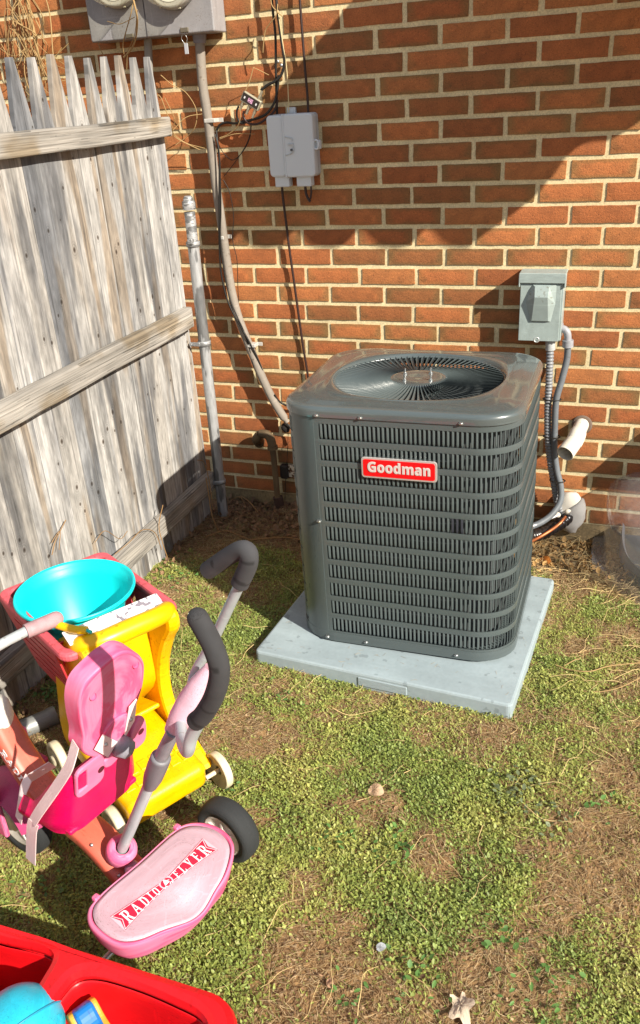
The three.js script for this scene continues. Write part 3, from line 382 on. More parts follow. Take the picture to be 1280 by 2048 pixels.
wallCable('cable', 'black cable curling down from the left splitter connector', 'cable', [[-.473,1.498,.055],[-.482,1.483,.055],[-.485,1.461,.05],[-.474,1.444,.045],[-.447,1.448,.045],[-.42,1.455,.045]], 0.0035, blackM);
{ // junction box
  const o = [[-.303,1.362,0]][0], t = thing('junction_box', 'pale grey plastic junction box with a latch mounted on the brick wall', 'junction box', [-0.292, 1.365, 0]);
  const gm = mat(0xc6cdd2, 0.5, { bumpMap: grainBump, bumpScale: 0.0003 }), gd = mat(0xb4bbc0, 0.5, { bumpMap: grainBump, bumpScale: 0.0003 });
  part('base', extrude(rrect(0.17, 0.20, 0.012, 4), 0.03, 0.003), gd, t);
  const cv = extrude(rrect(0.112, 0.20, 0.014, 5, 0.029, 0), 0.042, 0.006); cv.translate(0, 0, 0.018); part('cover', cv, gm, t);
  const c2 = extrude(rrect(0.062, 0.196, 0.014, 5, -0.054, 0), 0.040, 0.006); c2.translate(0, 0, 0.017); part('cover', c2, gm, t);
  part('seam_rib', box(0.006, 0.2, 0.008, [-0.0225, 0, 0.058], 0.002), gm, t);
  part('mounting_tab', [box(0.03, 0.022, 0.008, [-0.003, 0.108, 0.02], 0.003), box(0.006, 0.024, 0.014, [0.01, 0.106, 0.02], 0.002)], gm, t);
  part('cable_port', box(0.054, 0.036, 0.036, [-0.045, -0.114, 0.03], 0.004), gm, t); part('cable_port', box(0.054, 0.036, 0.036, [0.036, -0.114, 0.03], 0.004), gm, t);
  const l = part('latch', [tube([[-0.018, 0.03, 0.062], [0.006, 0.025, 0.063], [0.01, 0.016, 0.063]], 0.0018, 6), tube([[-0.018, -0.028, 0.062], [0.004, -0.022, 0.063], [0.011, -0.014, 0.063], [0.011, 0.0, 0.063]], 0.0018, 6), box(0.02, 0.005, 0.006, [0.002, 0.006, 0.063], 0.001)], gd, t);
  part('latch_screw', (() => { const g = rod([0.004, -0.014, 0.06], [0.004, -0.014, 0.066], 0.004, 0.004, 10); return orient(new THREE.CylinderGeometry(0.004, 0.004, 0.006, 10), [0.004, -0.012, 0.062], [0.004, -0.012, 1]); })(), mat(0x555a60, 0.4, { metalness: 0.6 }), l);
  part('padlock_tab', [box(0.022, 0.03, 0.02, [0.092, 0, 0.035], 0.006), tube([[0.08, 0.012, 0.05], [0.094, 0.014, 0.05], [0.099, 0, 0.05], [0.094, -0.012, 0.05], [0.08, -0.01, 0.05]], 0.004, 8)], gm, t);
}
wallCable('wire', 'thin pale wire dropping into the top of the junction box', 'wire', [[-.307,1.768,.05],[-.304,1.712,.045],[-.3,1.655,.04],[-.299,1.611,.03],[-.3,1.552,.025],[-.301,1.468,.03]], 0.0016, mat(0xc9b98d, 0.8));
for (const k of [0, 1]) single('wall_screw', (() => { const p = [[-.336,1.624,.006]][0], g = new THREE.SphereGeometry(0.006, 10, 8); g.translate(p[0] + k * 0.012, p[1] - k * 0.012, 0.01); return g; })(), steelM, k ? 'lower of two bright screw heads behind the black cables' : 'upper of two bright screw heads behind the black cables', 'screw', 'screws behind the cables');
single('wall_bracket', (() => { const p = [[-1.024,1.838,.012]][0]; return mergeGeometries([box(0.026, 0.022, 0.012, p, 0.004), orient(new THREE.CylinderGeometry(0.006, 0.006, 0.012, 10), [p[0], p[1], 0.012], [p[0], p[1], 1])].map(clean)); })(), steelM, 'small metal clip on the bricks left of the meters', 'clip');
{ // disconnect
  const t = thing('disconnect_box', 'grey green metal electrical disconnect box with a raised hood on the right', 'electrical box');
  const bm = new THREE.MeshPhysicalMaterial({ color: 0xa6b5b3, roughness: 0.45, map: scuff, clearcoat: 0.2 }), zf = 0.075, x0 = 0.504, x1 = 0.645;
  part('body', box(x1 - x0, 0.215, zf - 0.004, [(x0 + x1) / 2, 0.832, (zf - 0.004) / 2 + 0.002], 0.003), bm, t);
  part('cover', box(x1 - x0 - 0.008, 0.19, 0.004, [(x0 + x1) / 2 - 0.003, 0.818, zf - 0.0005], 0.0015), bm, t);
  part('hood', [box(x1 - x0 + 0.01, 0.03, 0.006, [(x0 + x1) / 2, 0.933, zf + 0.006], 0.0025), box(x1 - x0 + 0.01, 0.006, zf + 0.006, [(x0 + x1) / 2, 0.9475, (zf + 0.006) / 2 + 0.003], 0.0025), box(0.005, 0.042, 0.03, [x1 + 0.003, 0.926, zf - 0.006], 0.002), box(0.005, 0.042, 0.03, [x0 - 0.003, 0.926, zf - 0.006], 0.002)], bm, t);
  // raised pull-out housing: a frustum with a vertical crease
  const cx = 0.571, T = 0.913, B = 0.790, F = zf + 0.002, P = [[cx - 0.046, 0.857, F], [cx - 0.027, T, F], [cx + 0.05, T, F], [cx + 0.05, 0.85, F], [cx + 0.038, B, F], [cx - 0.03, B, F]], C = [[cx - 0.016, 0.876, F + 0.024], [cx - 0.018, T - 0.004, F + 0.012], [cx + 0.028, T - 0.004, F + 0.012], [cx + 0.026, 0.876, F + 0.024], [cx + 0.03, B + 0.004, F + 0.006], [cx - 0.024, B + 0.004, F + 0.006]];
  const tri = []; for (let i = 0; i < 6; i++) { const j = (i + 1) % 6; tri.push(P[j], P[i], C[i], P[j], C[i], C[j]); } tri.push(C[1], C[0], C[3], C[1], C[3], C[2], C[0], C[5], C[4], C[0], C[4], C[3]);
  const hg = new THREE.BufferGeometry(); hg.setAttribute('position', new THREE.Float32BufferAttribute(tri.flatMap((p) => [p[0], p[1], p[2]]), 3)); hg.setAttribute('uv', new THREE.Float32BufferAttribute(tri.flatMap((p) => [p[0], p[1]]), 2)); hg.computeVertexNormals();
  part('raised_housing', hg, new THREE.MeshPhysicalMaterial({ color: 0xa6b5b3, roughness: 0.45, map: scuff, clearcoat: 0.2, side: THREE.DoubleSide }), t);
  part('hasp', (() => { const g = new THREE.TorusGeometry(0.008, 0.0025, 8, 18); g.translate(0.566, 0.727, zf); return g; })(), mat(0xc9cfcd, 0.4, { metalness: 0.5 }), t);
}
{ // flexible conduits
  const pts = [[.61,.725,.05],[.613,.653,.055],[.616,.565,.06],[.618,.473,.06],[.624,.378,.06],[.638,.282,.06],[.656,.192,.055],[.676,.097,.045],[.704,.025,.02]], R = 0.0125;
  const t = thing('flexible_conduit', 'ribbed grey flexible conduit dropping from the disconnect box', 'conduit');
  part('hose', tube(pts, (u) => R + 0.0014 * Math.sin(u * 2 * Math.PI * 62), 12, 380), greyM(0x8b8e93, 0.5), t);
  part('fitting', [rod(pts[0], [[.612,.687,.052]][0], 0.017, 0.017, 8), rod([pts[0][0], pts[0][1] + 0.02, pts[0][2]], pts[0], 0.014, 0.02, 16)], greyM(0xb9bcbc, 0.35), t);
  const u = thing('smooth_conduit', 'smooth grey conduit looping from the box side down to the unit', 'conduit');
  part('hose', tube([[.669,.706,.05],[.669,.654,.05],[.658,.585,.06],[.645,.515,.07],[.646,.422,.07],[.651,.327,.07],[.664,.249,.07],[.683,.184,.075],[.685,.132,.09],[.66,.091,.12],[.624,.068,.15],[.578,.055,.18],[.542,.047,.2]], 0.0115, 12, 90), pvcGrey, u);
  part('elbow', [tube([[.638,.761,.045],[.654,.758,.048],[.665,.744,.05],[.669,.706,.05]], 0.0125, 12), rod(...[[.668,.723,.05],[.669,.699,.05]], 0.0185, 0.0185, 16), rod(...[[.635,.762,.044],[.645,.761,.046]], 0.019, 0.019, 8)], greyM(0xa2a4aa, 0.45), u);
  for (const [p, w] of [[[[.63,.516,.066]][0], 0.030], [[[.637,.377,.068]][0], 0.029], [[[.669,.208,.07]][0], 0.027]]) single('cable_tie', (() => { const g = new THREE.TorusGeometry(1, 0.1, 6, 26); g.rotateX(Math.PI / 2); g.scale(w, 0.022, 0.018); g.translate(p[0], p[1], p[2]); return g; })(), blackM, ['upper black tie round the two grey conduits', 'middle black tie round the two grey conduits', 'lower black tie round the two grey conduits'][p[1] > 0.45 ? 0 : p[1] > 0.35 ? 1 : 2], 'cable tie');
}
{ // drain pipe
  const t = thing('drain_pipe', 'short white plastic pipe elbow sticking out of the brick wall', 'pipe');
  const a = [0.735, 0.405, -0.01], b = [0.727, 0.398, 0.07], c = [0.716, 0.372, 0.118], d = [[.694,.354,.165]][0];
  const R = 0.0255, hollow = (p, q, r0, r1, th = 0.003) => { const l = dist(p, q); return lathe([[r0 - th, 0], [r0, 0], [r1, l * 0.98], [r1 - 0.0008, l], [r1 - th, l], [r0 - th, 0]], p, q, 32); };
  part('pipe', tube([a, b], R, 24), whitePvc, t);
  part('elbow', [tube([b, [0.725, 0.393, 0.09], c], (u) => 0.0285 + 0.001 * Math.sin(u * 3), 24), hollow([0.720, 0.381, 0.104], d, 0.029, 0.0305)], whitePvc, t);
  part('wall_hole', lathe([[0.024, 0], [0.034, 0.001], [0.036, 0.004], [0.03, 0.007], [0.024, 0.006]], [0.735, 0.404, 0.0005], [0.735, 0.404, 1], 24), mat(0x6a5b50, 0.95), t, 'rough cut hole edge around the pipe');
}
{ // line set and foam
  const g = new THREE.IcosahedronGeometry(1, 4), a = g.attributes.position; for (let i = 0; i < a.count; i++) { const x = a.getX(i), y = a.getY(i), z = a.getZ(i), k = 0.78 + 0.5 * fbm(x * 0.2 + 0.5, y * 0.2 + z * 0.13 + 0.5, 12, 12, 3, 35); a.setXYZ(i, x * k * 0.056, y * k * 0.082, z * k * 0.036); } g.translate(...[[.717,.056,.012]][0]);
  single('foam_seal', smooth(g), greyM(0xcfcac0, 0.9), 'lumpy off white foam sealing the pipe hole low in the wall', 'foam');
  const t = thing('refrigerant_line', 'black wrapped refrigerant line with white stub ends at the wall', 'pipe');
  const lp = [[.723,.057,.02],[.705,.04,.05],[.677,.03,.09],[.637,.018,.13],[.589,.016,.17],[.543,.014,.2]];
  part('insulation', tube(lp, (u) => 0.0235 + 0.0018 * Math.sin(u * 70) * Math.sin(u * 23), 14, 120), new THREE.MeshStandardMaterial({ color: 0x26211f, roughness: 0.28, bumpMap: grainBump, bumpScale: 0.004 }), t);
  for (const p of [[[.715,.087,.075]][0], [[.679,.078,.09]][0]]) part('foam_end', (() => { const s = new THREE.SphereGeometry(0.0125, 14, 10); s.scale(1, 0.9, 0.8); s.translate(...p); return s; })(), greyM(0xd6d0c4, 0.7), t);
  wallCable('copper_pipe', 'bare copper pipe running beside the black line into the unit', 'pipe', [[.71,.076,.095],[.693,.062,.125],[.663,.042,.15],[.626,.024,.18],[.583,.002,.2],[.547,-.009,.22]], 0.0058, mat(0xb56a40, 0.4, { metalness: 0.5 }));
  wallCable('wire', 'thin white wire along the top of the black line', 'wire', [[.685,.079,.09],[.66,.079,.125],[.624,.069,.155],[.586,.066,.19],[.542,.06,.21]], 0.0035, mat(0xcfd0d0, 0.5));
}
{ // gas pipe
  const rust = texture(256, 256, (u, v) => { const a = fbm(u, v, 8, 8, 4, 341), k = 0.8 + 0.5 * (a - 0.5); return [0.50 * k, 0.415 * k, 0.30 * k]; });
  const m = new THREE.MeshStandardMaterial({ map: rust, roughness: 0.7, metalness: 0.2, bumpMap: grainBump, bumpScale: 0.0008 });
  const t = thing('gas_pipe', 'old brown metal pipe with two elbows running down the wall into the soil', 'pipe');
  const p = [[-.538,.239,.055],[-.535,.266,.055],[-.515,.292,.05],[-.486,.292,.05],[-.47,.274,.05],[-.464,.243,.05]];
  part('elbow', [tube([[p[0][0] , p[0][1] , -0.005], [p[1][0], p[1][1] - 0.012, 0.03], [p[1][0], p[1][1], 0.048], p[2]], 0.0185, 16), lathe([[0.015, 0], [0.0225, 0.001], [0.0225, 0.012], [0.015, 0.013]], [p[0][0], p[0][1] + 0.002, 0.012], [p[0][0], p[0][1] + 0.002, 1], 18)], m, t);
  part('elbow', [tube([p[2], p[3], p[4], p[5]], 0.0182, 16), rod(p[5], [p[5][0] + 0.001, p[5][1] - 0.014, p[5][2]], 0.0215, 0.0215, 16)], m, t);
  part('riser', tube([[-.464,.241,.05],[-.463,.181,.05],[-.462,.091,.05],[-.461,-.025,.05]], 0.0125, 14), m, t);
  part('coupling', rod(...[[-.46,.013,.05],[-.455,-.043,.05]], 0.021, 0.02, 16), mat(0x4a352b, 0.9), t);
}
{ // outlet
  const o = [[-.4,.121,.012]][0], t = thing('wall_outlet', 'rusty white outlet plate with a black plug low on the wall', 'outlet');
  const ot = texture(128, 128, (u, v) => { const a = fbm(u, v, 9, 9, 4, 351); return a > 0.58 ? [0.35, 0.22, 0.14] : [0.82, 0.78, 0.70]; });
  part('plate', box(0.06, 0.055, 0.012, [o[0] + 0.012, o[1], 0.012], 0.003), new THREE.MeshStandardMaterial({ map: ot, roughness: 0.6 }), t);
  part('plug', box(0.034, 0.062, 0.03, [o[0] - 0.032, o[1], 0.02], 0.008), mat(0x231c1a, 0.6), t);
  wallCable('wire', 'thin dark wire hanging beside the gas pipe to the outlet', 'wire', [[-.399,.324,.02],[-.408,.26,.015],[-.416,.193,.015],[-.423,.138,.02],[-.431,.05,.03],[-.438,-.009,.03]], 0.0012, blackM);
}
{ // clear cover over the window well, on the right edge
  const t = thing('window_well_cover', 'clear plastic bubble cover against the wall at the right edge', 'window well cover');
  const cm = new THREE.MeshPhysicalMaterial({ color: 0xe9ebf1, roughness: 0.13, transmission: 0.86, thickness: 0, ior: 1.5, side: THREE.DoubleSide, bumpMap: grainBump, bumpScale: 0.001 });
  const X0 = 0.845, W = 1.15, D = 0.52, H = 0.325, yb = -0.045;
  const arc = (a, k) => [X0 + W / 2 - Math.sign(Math.cos(a)) * Math.pow(Math.abs(Math.cos(a)), 0.62) * W / 2 * k, 0.004 + Math.pow(Math.sin(a), 0.62) * D * k];
  part('bubble', grid(60, 14, (u, v) => { const a = u * Math.PI, q = v * Math.PI / 2, f = v < 0.5 ? 1 - 0.03 * v : Math.max(0.02, Math.pow(Math.cos((v - 0.5) * Math.PI), 0.6)), p = arc(a, f), y = yb + (v < 0.5 ? v / 0.5 * H * 0.62 : H * 0.62 + H * 0.38 * Math.sin((v - 0.5) * Math.PI)); return [p[0], y, Math.max(0.004, p[1])]; }), cm, t);
  part('flange', grid(60, 2, (u, v) => { const p = arc(u * Math.PI, lerp(1, 1.06, v)); return [p[0], yb + 0.012 * (1 - v) + gy(p[0], p[1]) * 0.0, Math.max(0.003, p[1])]; }), cm, t);
  const well = thing('window_well', 'grey metal window well under the clear plastic cover', 'window well');
  part('liner', grid(50, 6, (u, v) => { const p = arc(u * Math.PI, 0.88 + 0.012 * Math.cos(v * 18)); return [p[0], lerp(-0.06, 0.03, v), Math.max(0.004, p[1])]; }), new THREE.MeshStandardMaterial({ color: 0x85888c, roughness: 0.5, metalness: 0.4, side: THREE.DoubleSide }), well);
  part('well_floor', (() => { const pts = []; for (let i = 0; i <= 40; i++) { const p = arc(i / 40 * Math.PI, 0.87); pts.push([p[0], -p[1]]); } const g = extrude(pts, 0.012, 0); g.rotateX(-Math.PI / 2); g.translate(0, -0.03, 0); return g; })(), mat(0x55534f, 0.95), well);
}

// ---------------------------------------------------------------- toys
const xf = (g, m) => { g.applyMatrix4(m); return g; };
{ // shopping cart
  const t = thing('toy_shopping_cart', 'yellow plastic toy shopping cart with a faded red basket by the fence', 'toy cart', [-0.160, -0.012, 1.632], -0.5236);
  const yel = plastic(0xffc400, 0.42), red = plastic(0xcb3a42, 0.5), rimM = plastic(0xe0606c, 0.65), cream = plastic(0xe9dfc0, 0.55);
  const yR = 0.452;
  // basket walls: tapered panels with cut openings
  const wallPanel = (len, len2, hgt, holes, th = 0.005) => { const s = [[-len2 / 2, 0], [len2 / 2, 0], [len / 2, hgt], [-len / 2, hgt]]; const g = extrude(s, th, 0.001, holes); return g; };
  const diam = (cx, cy, w, h) => [[cx, cy - h], [cx + w, cy], [cx, cy + h], [cx - w, cy]].reverse();
  const slot = (x0, y0, x1, y1, w) => { const dx = x1 - x0, dy = y1 - y0, l = Math.hypot(dx, dy), nx = -dy / l * w, ny = dx / l * w; return [[x0 + nx, y0 + ny], [x0 - nx, y0 - ny], [x1 - nx, y1 - ny], [x1 + nx, y1 + ny]]; };
  const bh = 0.215, y0 = yR - bh - 0.005, tilt = 0.045 / bh;
  const holesFar = []; for (let i = 0; i < 6; i++) for (let j = 0; j < 3; j++) holesFar.push(diam(-0.115 + i * 0.046 + (j % 2) * 0.023, 0.06 + j * 0.05, 0.015, 0.02));
  const holesNear = []; for (let j = 0; j < 5; j++) holesNear.push(slot(-0.1, 0.045 + j * 0.033, 0.12, 0.055 + j * 0.033, 0.004));
  const place = (g, yaw, px, pz) => { const m = new THREE.Matrix4().makeShear(0, 0, 0, 0, 0, 0); const p = g.attributes.position; for (let i = 0; i < p.count; i++) p.setZ(i, p.getZ(i) + p.getY(i) * tilt); g.computeVertexNormals(); g.rotateY(yaw); g.translate(px, y0, pz); return g; };
  const bx = -0.218;
  const bas = part('basket', [place(wallPanel(0.335, 0.25, bh, holesNear), 0, bx, 0.1), place(wallPanel(0.335, 0.25, bh, holesFar), Math.PI, bx, -0.09), place(wallPanel(0.27, 0.18, bh, []), Math.PI / 2, bx + 0.09, 0), place(wallPanel(0.27, 0.18, bh, []), -Math.PI / 2, bx - 0.132, 0), box(0.25, 0.006, 0.185, [bx, y0 + 0.002, 0], 0.002)], red, t);
  const rimG = extrude(rrect(0.392, 0.302, 0.03, 6), 0.022, 0.007, [rrect(0.345, 0.256, 0.02, 6)]); rimG.rotateX(-Math.PI / 2); rimG.translate(-0.192, yR - 0.012, 0);
  part('basket_rim', rimG, rimM, t, 'sun faded pink rim of the basket');
  // yellow body: two waisted side panels, thick top bar, back, shelf
  const side = (z, s) => { const pts = spline([[-0.02, 0.462], [0.03, 0.468], [0.036, 0.43], [-0.005, 0.37], [-0.05, 0.28], [-0.066, 0.19], [-0.045, 0.12], [0.03, 0.075], [0.09, 0.03], [0.03, 0.018], [-0.12, 0.03], [-0.235, 0.045], [-0.25, 0.10], [-0.225, 0.2], [-0.185, 0.32], [-0.125, 0.43]], 60); const g = extrude(pts, 0.036, 0.012); g.translate(0, 0, z - 0.018); return g; };
  const body = part('frame', [side(0.1, 1), side(-0.112, -1), sheet(16, 10, (u, v) => { const y = lerp(0.05, 0.405, v); return [lerp(-0.205, -0.082, sstep(0.02, 0.55, v)) - 0.012 * Math.sin(u * Math.PI), y, lerp(-0.105, 0.095, u)]; }, 0.006)], yel, t);
  part('handle_bar', tube([[-0.05, 0.435, 0.104], [-0.005, 0.466, 0.098], [0.02, 0.472, 0.06], [0.024, 0.473, -0.01], [0.022, 0.47, -0.075], [0.004, 0.462, -0.112], [-0.04, 0.435, -0.118]], (u) => 0.021 + 0.003 * Math.sin(u * Math.PI), 18, 60), yel, t);
  const shelf = part('shelf', [xf(box(0.30, 0.075, 0.215, [0, 0, 0], 0.022, 5), new THREE.Matrix4().makeRotationZ(-0.14).setPosition(-0.01, 0.078, 0.022)), xf(box(0.15, 0.012, 0.15, [0, 0, 0], 0.005, 2), new THREE.Matrix4().makeRotationZ(0.35).setPosition(-0.125, 0.14, -0.005))], yel, t);
  const em = []; for (let i = 0; i < 6; i++) for (let j = 0; j < 2; j++) em.push(xf(box(0.030, 0.005, 0.024, [0, 0, 0], 0.0024, 2), new THREE.Matrix4().makeRotationZ(-0.14).setPosition(0.045 + j * 0.037, 0.1085 - j * 0.0052, -0.058 + i * 0.031)));
  part('raised_grid', em, yel, shelf);
  for (const [x, z] of [[0.105, -0.128], [0.085, 0.142], [-0.225, 0.142], [-0.225, -0.128]]) {
    const s = Math.sign(z), w = part('wheel', lathe([[0.012, 0.004], [0.036, 0.002], [0.046, -0.006], [0.049, 0.0], [0.049, 0.014], [0.045, 0.018], [0.036, 0.019], [0.03, 0.014], [0.016, 0.014], [0.015, 0.024], [0, 0.025]], [x, 0.02, z], [x, 0.02, z + s], 30), cream, t);
    part('axle', rod([x, 0.02, z - s * 0.035], [x, 0.02, z + s * 0.01], 0.006), cream, w);
  }
}
{ // bucket
  const c = [-0.352, 0.292, 1.537], t = thing('toy_bucket', 'bright turquoise plastic bucket standing in the red basket', 'bucket', c);
  const H = 0.182, bt = texture(1024, 256, (u, v) => { let m = 0; for (let i = 0; i < 4; i++) { const cu = hash(i, 1, 5), s = i * 0; } const a = fbm(u, v, 34, 9, 2, 401), b = fbm(u, v, 16, 5, 2, 403); m = v < 0.8 && a > 0.585 && b > 0.46 ? 1 : 0; return m ? [0.72, 0.9, 0.9] : [0.0, 0.79, 0.83]; });
  const out = new THREE.MeshPhysicalMaterial({ map: bt, roughness: 0.4 }), aqua = new THREE.MeshPhysicalMaterial({ color: 0x00cfd4, roughness: 0.42, bumpMap: grainBump, bumpScale: 0.0003 });
  part('bucket_wall', new THREE.LatheGeometry([[0.084, 0], [0.087, 0.002], [0.119, H - 0.03], [0.136, H - 0.012]].map((p) => new THREE.Vector2(...p)), 64), out, t);
  part('bucket_lining', new THREE.LatheGeometry([[0.136, H - 0.014], [0.1435, H - 0.012], [0.1465, H - 0.006], [0.1455, H], [0.142, H + 0.001], [0.137, H - 0.004], [0.134, H - 0.012], [0.117, H - 0.03], [0.084, 0.006], [0.02, 0.005], [0, 0.005]].map((p) => new THREE.Vector2(...p)), 64), aqua, t);
  const q = [[-.294,.488,1.698],[-.271,.488,1.704],[-.232,.488,1.708],[-.203,.488,1.704]];
  const hd = part('handle', tube(q.map((p) => [p[0] - c[0], p[1] - c[1], p[2] - c[2]]), 0.0095, 12), plastic(0xffd400, 0.4), t, 'yellow grip of the bucket handle');
  part('handle_pin', [rod([q[3][0] - c[0], q[3][1] - c[1], q[3][2] - c[2]], [q[3][0] - c[0] + 0.012, q[3][1] - c[1] - 0.002, q[3][2] - c[2] + 0.001], 0.004)], aqua, hd);
}
{ // printed tray
  const pt = texture(512, 64, (u, v) => { const a = vn(u * 46, v * 6, 46, 6, 411), b = vn(u * 13, v * 3, 13, 3, 413); return a > 0.68 && b > 0.5 ? [0.5, 0.48, 0.52] : [0.91, 0.9, 0.9]; });
  const [a, b] = [[-.248,.462,1.725],[-.122,.462,1.522]], g = box(dist(a, b), 0.005, 0.042, [0, 0, 0], 0.002), uv = g.attributes.uv, p = g.attributes.position; for (let i = 0; i < uv.count; i++) uv.setXY(i, p.getX(i) / 0.3 + 0.5, p.getZ(i) / 0.05 + 0.5);
  const o = single('plastic_tray', g, new THREE.MeshStandardMaterial({ map: pt, roughness: 0.5 }), 'thin white printed plastic board lying along the basket edge', 'board');
  o.position.set((a[0] + b[0]) / 2, 0.470, (a[2] + b[2]) / 2); o.rotation.set(0.0, Math.atan2(-(b[2] - a[2]), b[0] - a[0]), 0); o.rotateX(0.35);
}
{ // tricycle
  const t = thing('tricycle', 'pink push tricycle with magenta child seat, storage bin and grey foam push handles', 'tricycle', [0, 0, 1.985], -0.28);
  const mag = plastic(0xd8085a, 0.45), pinkT = texture(512, 512, (u, v) => { const a = fbm(u, v, 7, 7, 4, 421), s = fbm(u, v, 20, 90, 2, 422), k = sstep(0.4, 0.62, a); return [lerp(0.86, 0.85, k), lerp(0.34, 0.47, k) + 0.06 * (s - 0.5), lerp(0.51, 0.61, k) + 0.06 * (s - 0.5)]; });
  const pink = new THREE.MeshPhysicalMaterial({ map: pinkT, roughness: 0.55, bumpMap: grainBump, bumpScale: 0.0003 }), pale = plastic(0xe5b7c9, 0.6), salmon = new THREE.MeshPhysicalMaterial({ color: 0xd96a55, roughness: 0.45, map: scuff, clearcoat: 0.2 }), grey = plastic(0x8e8e96, 0.55), tubeM = new THREE.MeshPhysicalMaterial({ color: 0xb8c0c4, roughness: 0.4, map: scuff }), foamT = texture(256, 256, (u, v) => { const a = fbm(u, v, 60, 60, 2, 431), k = 0.20 + 0.05 * (a - 0.5) - (fbm(u, v, 20, 70, 2, 433) > 0.74 ? 0.09 : 0); return [k, k, k * 1.04]; });
  const foam = new THREE.MeshStandardMaterial({ map: foamT, roughness: 0.95, bumpMap: grainBump, bumpScale: 0.001 }), foamL = new THREE.MeshStandardMaterial({ map: foamT, color: new THREE.Color(1.3, 1.3, 1.33), roughness: 0.95, bumpMap: grainBump, bumpScale: 0.001 }), strap = new THREE.MeshStandardMaterial({ color: 0xe9d3d2, roughness: 0.9, bumpMap: woodBump, bumpScale: 0.0006 });
  const white = plastic(0xdedad2, 0.5), rubber = new THREE.MeshStandardMaterial({ color: 0x2c2f31, roughness: 0.85, map: scuff, bumpMap: grainBump, bumpScale: 0.001 });
  // frame: flat tapering beam, low at the rear, rising to the head
  const fp = [[0.06, 0.085], [0.0, 0.12], [-0.08, 0.165], [-0.17, 0.185], [-0.235, 0.215], [-0.29, 0.275], [-0.325, 0.335], [-0.345, 0.37]];
  const fc = new THREE.CatmullRomCurve3(fp.map((p) => new THREE.Vector3(p[0], p[1], 0))), sec = rrect(1, 1, 0.3, 3);
  const frame = part('frame', grid(sec.length, 50, (u, v) => { const p = fc.getPoint(v), tg = fc.getTangent(v), q = sec[Math.round(u * sec.length) % sec.length], n = [-tg.y, tg.x], w = lerp(0.075, 0.062, v), h = lerp(0.034, 0.046, v); return [p.x + n[0] * q[1] * h, p.y + n[1] * q[1] * h, q[0] * w]; }, true), salmon, t);
  const ft = new TextGeometry('RADIO', { font: serif, size: 0.021, depth: 0.001, curveSegments: 4 }); ft.rotateZ(-0.83); ft.translate(-0.312, 0.309, 0.0318); part('lettering', ft, mat(0xf2eeee, 0.5), frame);
  part('rivet', [[-0.06, 0.16], [0.012, 0.118]].map(([x, y]) => { const s = new THREE.SphereGeometry(0.004, 10, 8); s.translate(x, y + 0.018, 0.026); return s; }), steelM, frame);
  part('head_cap', lathe([[0.030, -0.02], [0.034, 0.0], [0.033, 0.03], [0.026, 0.042], [0, 0.045]], [-0.343, 0.365, 0], [-0.353, 0.42, 0], 24), white, t);
  // handlebar swept back to the far side
  const hb = [[-.388,.5,-.023],[-.379,.5,-.066],[-.373,.5,-.129],[-.355,.5,-.197]];
  part('handlebar', tube([[-0.37, 0.44, 0.0], [-0.385, 0.49, -0.03], hb[1], hb[2]], 0.0115, 12), tubeM, t);
  part('grip', [rod(hb[2], hb[3], 0.0165, 0.0175, 16), (() => { const s = new THREE.SphereGeometry(0.0175, 14, 10); s.translate(...hb[3]); return s; })()], plastic(0xb59196, 0.9), t, 'worn grey pink handlebar grip');
  part('handlebar', tube([[-0.37, 0.44, 0.0], [-0.385, 0.49, 0.03], [-0.38, 0.5, 0.09], [-0.355, 0.5, 0.19]], 0.0115, 12), tubeM, t);
  // fork, fender, front wheel, pedals
  part('fender', sheet(16, 10, (u, v) => { const a = lerp(0.25, 2.7, u), R = 0.118, w = lerp(-0.05, 0.05, v), e = 1 - 0.25 * (v - 0.5) ** 2 * 4; return [-0.375 + R * e * Math.cos(a), 0.07 + R * e * Math.sin(a), w]; }, 0.005), plastic(0xc2487a, 0.5), t);
  part('fork', [box(0.04, 0.24, 0.012, [-0.365, 0.175, 0.052], 0.005), box(0.04, 0.24, 0.012, [-0.365, 0.175, -0.052], 0.005)], pink, t);
  const wheel = (c, R, w, parent, name) => { // axis along z
    const [x, y, z] = c, a = [x, y, z - w / 2], b = [x, y, z + w / 2], g = part(name, lathe([[R * 0.68, 0], [R * 0.88, -0.001], [R * 0.97, w * 0.14], [R, w * 0.34], [R * 1.0, w * 0.66], [R * 0.97, w * 0.86], [R * 0.88, w + 0.001], [R * 0.68, w], [R * 0.66, w * 0.5], [R * 0.68, 0]], a, b, 44), rubber, parent);
    part('rim', lathe([[0, w * 0.28], [R * 0.2, w * 0.26], [R * 0.22, w * 0.16], [R * 0.5, w * 0.18], [R * 0.6, w * 0.02], [R * 0.69, w * 0.04], [R * 0.69, w * 0.96], [R * 0.6, w * 0.98], [R * 0.5, w * 0.82], [R * 0.25, w * 0.84], [R * 0.22, w * 1.05], [0, w * 1.05]], a, b, 40), white, g);
    const sp = []; for (let k = 0; k < 5; k++) sp.push(xf(box(R * 0.42, R * 0.1, w * 0.84, [R * 0.4, 0, 0], 0.002), new THREE.Matrix4().makeRotationZ(k * 1.2566 + 0.3).setPosition(x, y, z))); part('spoke', sp, white, g); return g;
  };
  wheel([-0.372, 0.055, 0.0], 0.092, 0.045, t, 'wheel');
  wheel([0.053, 0.041, -0.245], 0.079, 0.05, t, 'wheel'); wheel([0.066, 0.041, 0.225], 0.079, 0.05, t, 'wheel');
  part('axle', rod([0.054, 0.041, -0.24], [0.066, 0.041, 0.22], 0.007), steelM, t);
  for (const s of [-1, 1]) part('pedal', box(0.05, 0.016, 0.045, [-0.372 - s * -0.075, 0.055 - s * 0.075 * (s > 0 ? -0.2 : 1), s * 0.095].map((q, i) => (s > 0 ? [-0.47, 0.06, 0.095] : [-0.42, 0.13, -0.095])[i]), 0.005), plastic(0xb02a5a, 0.6), t);
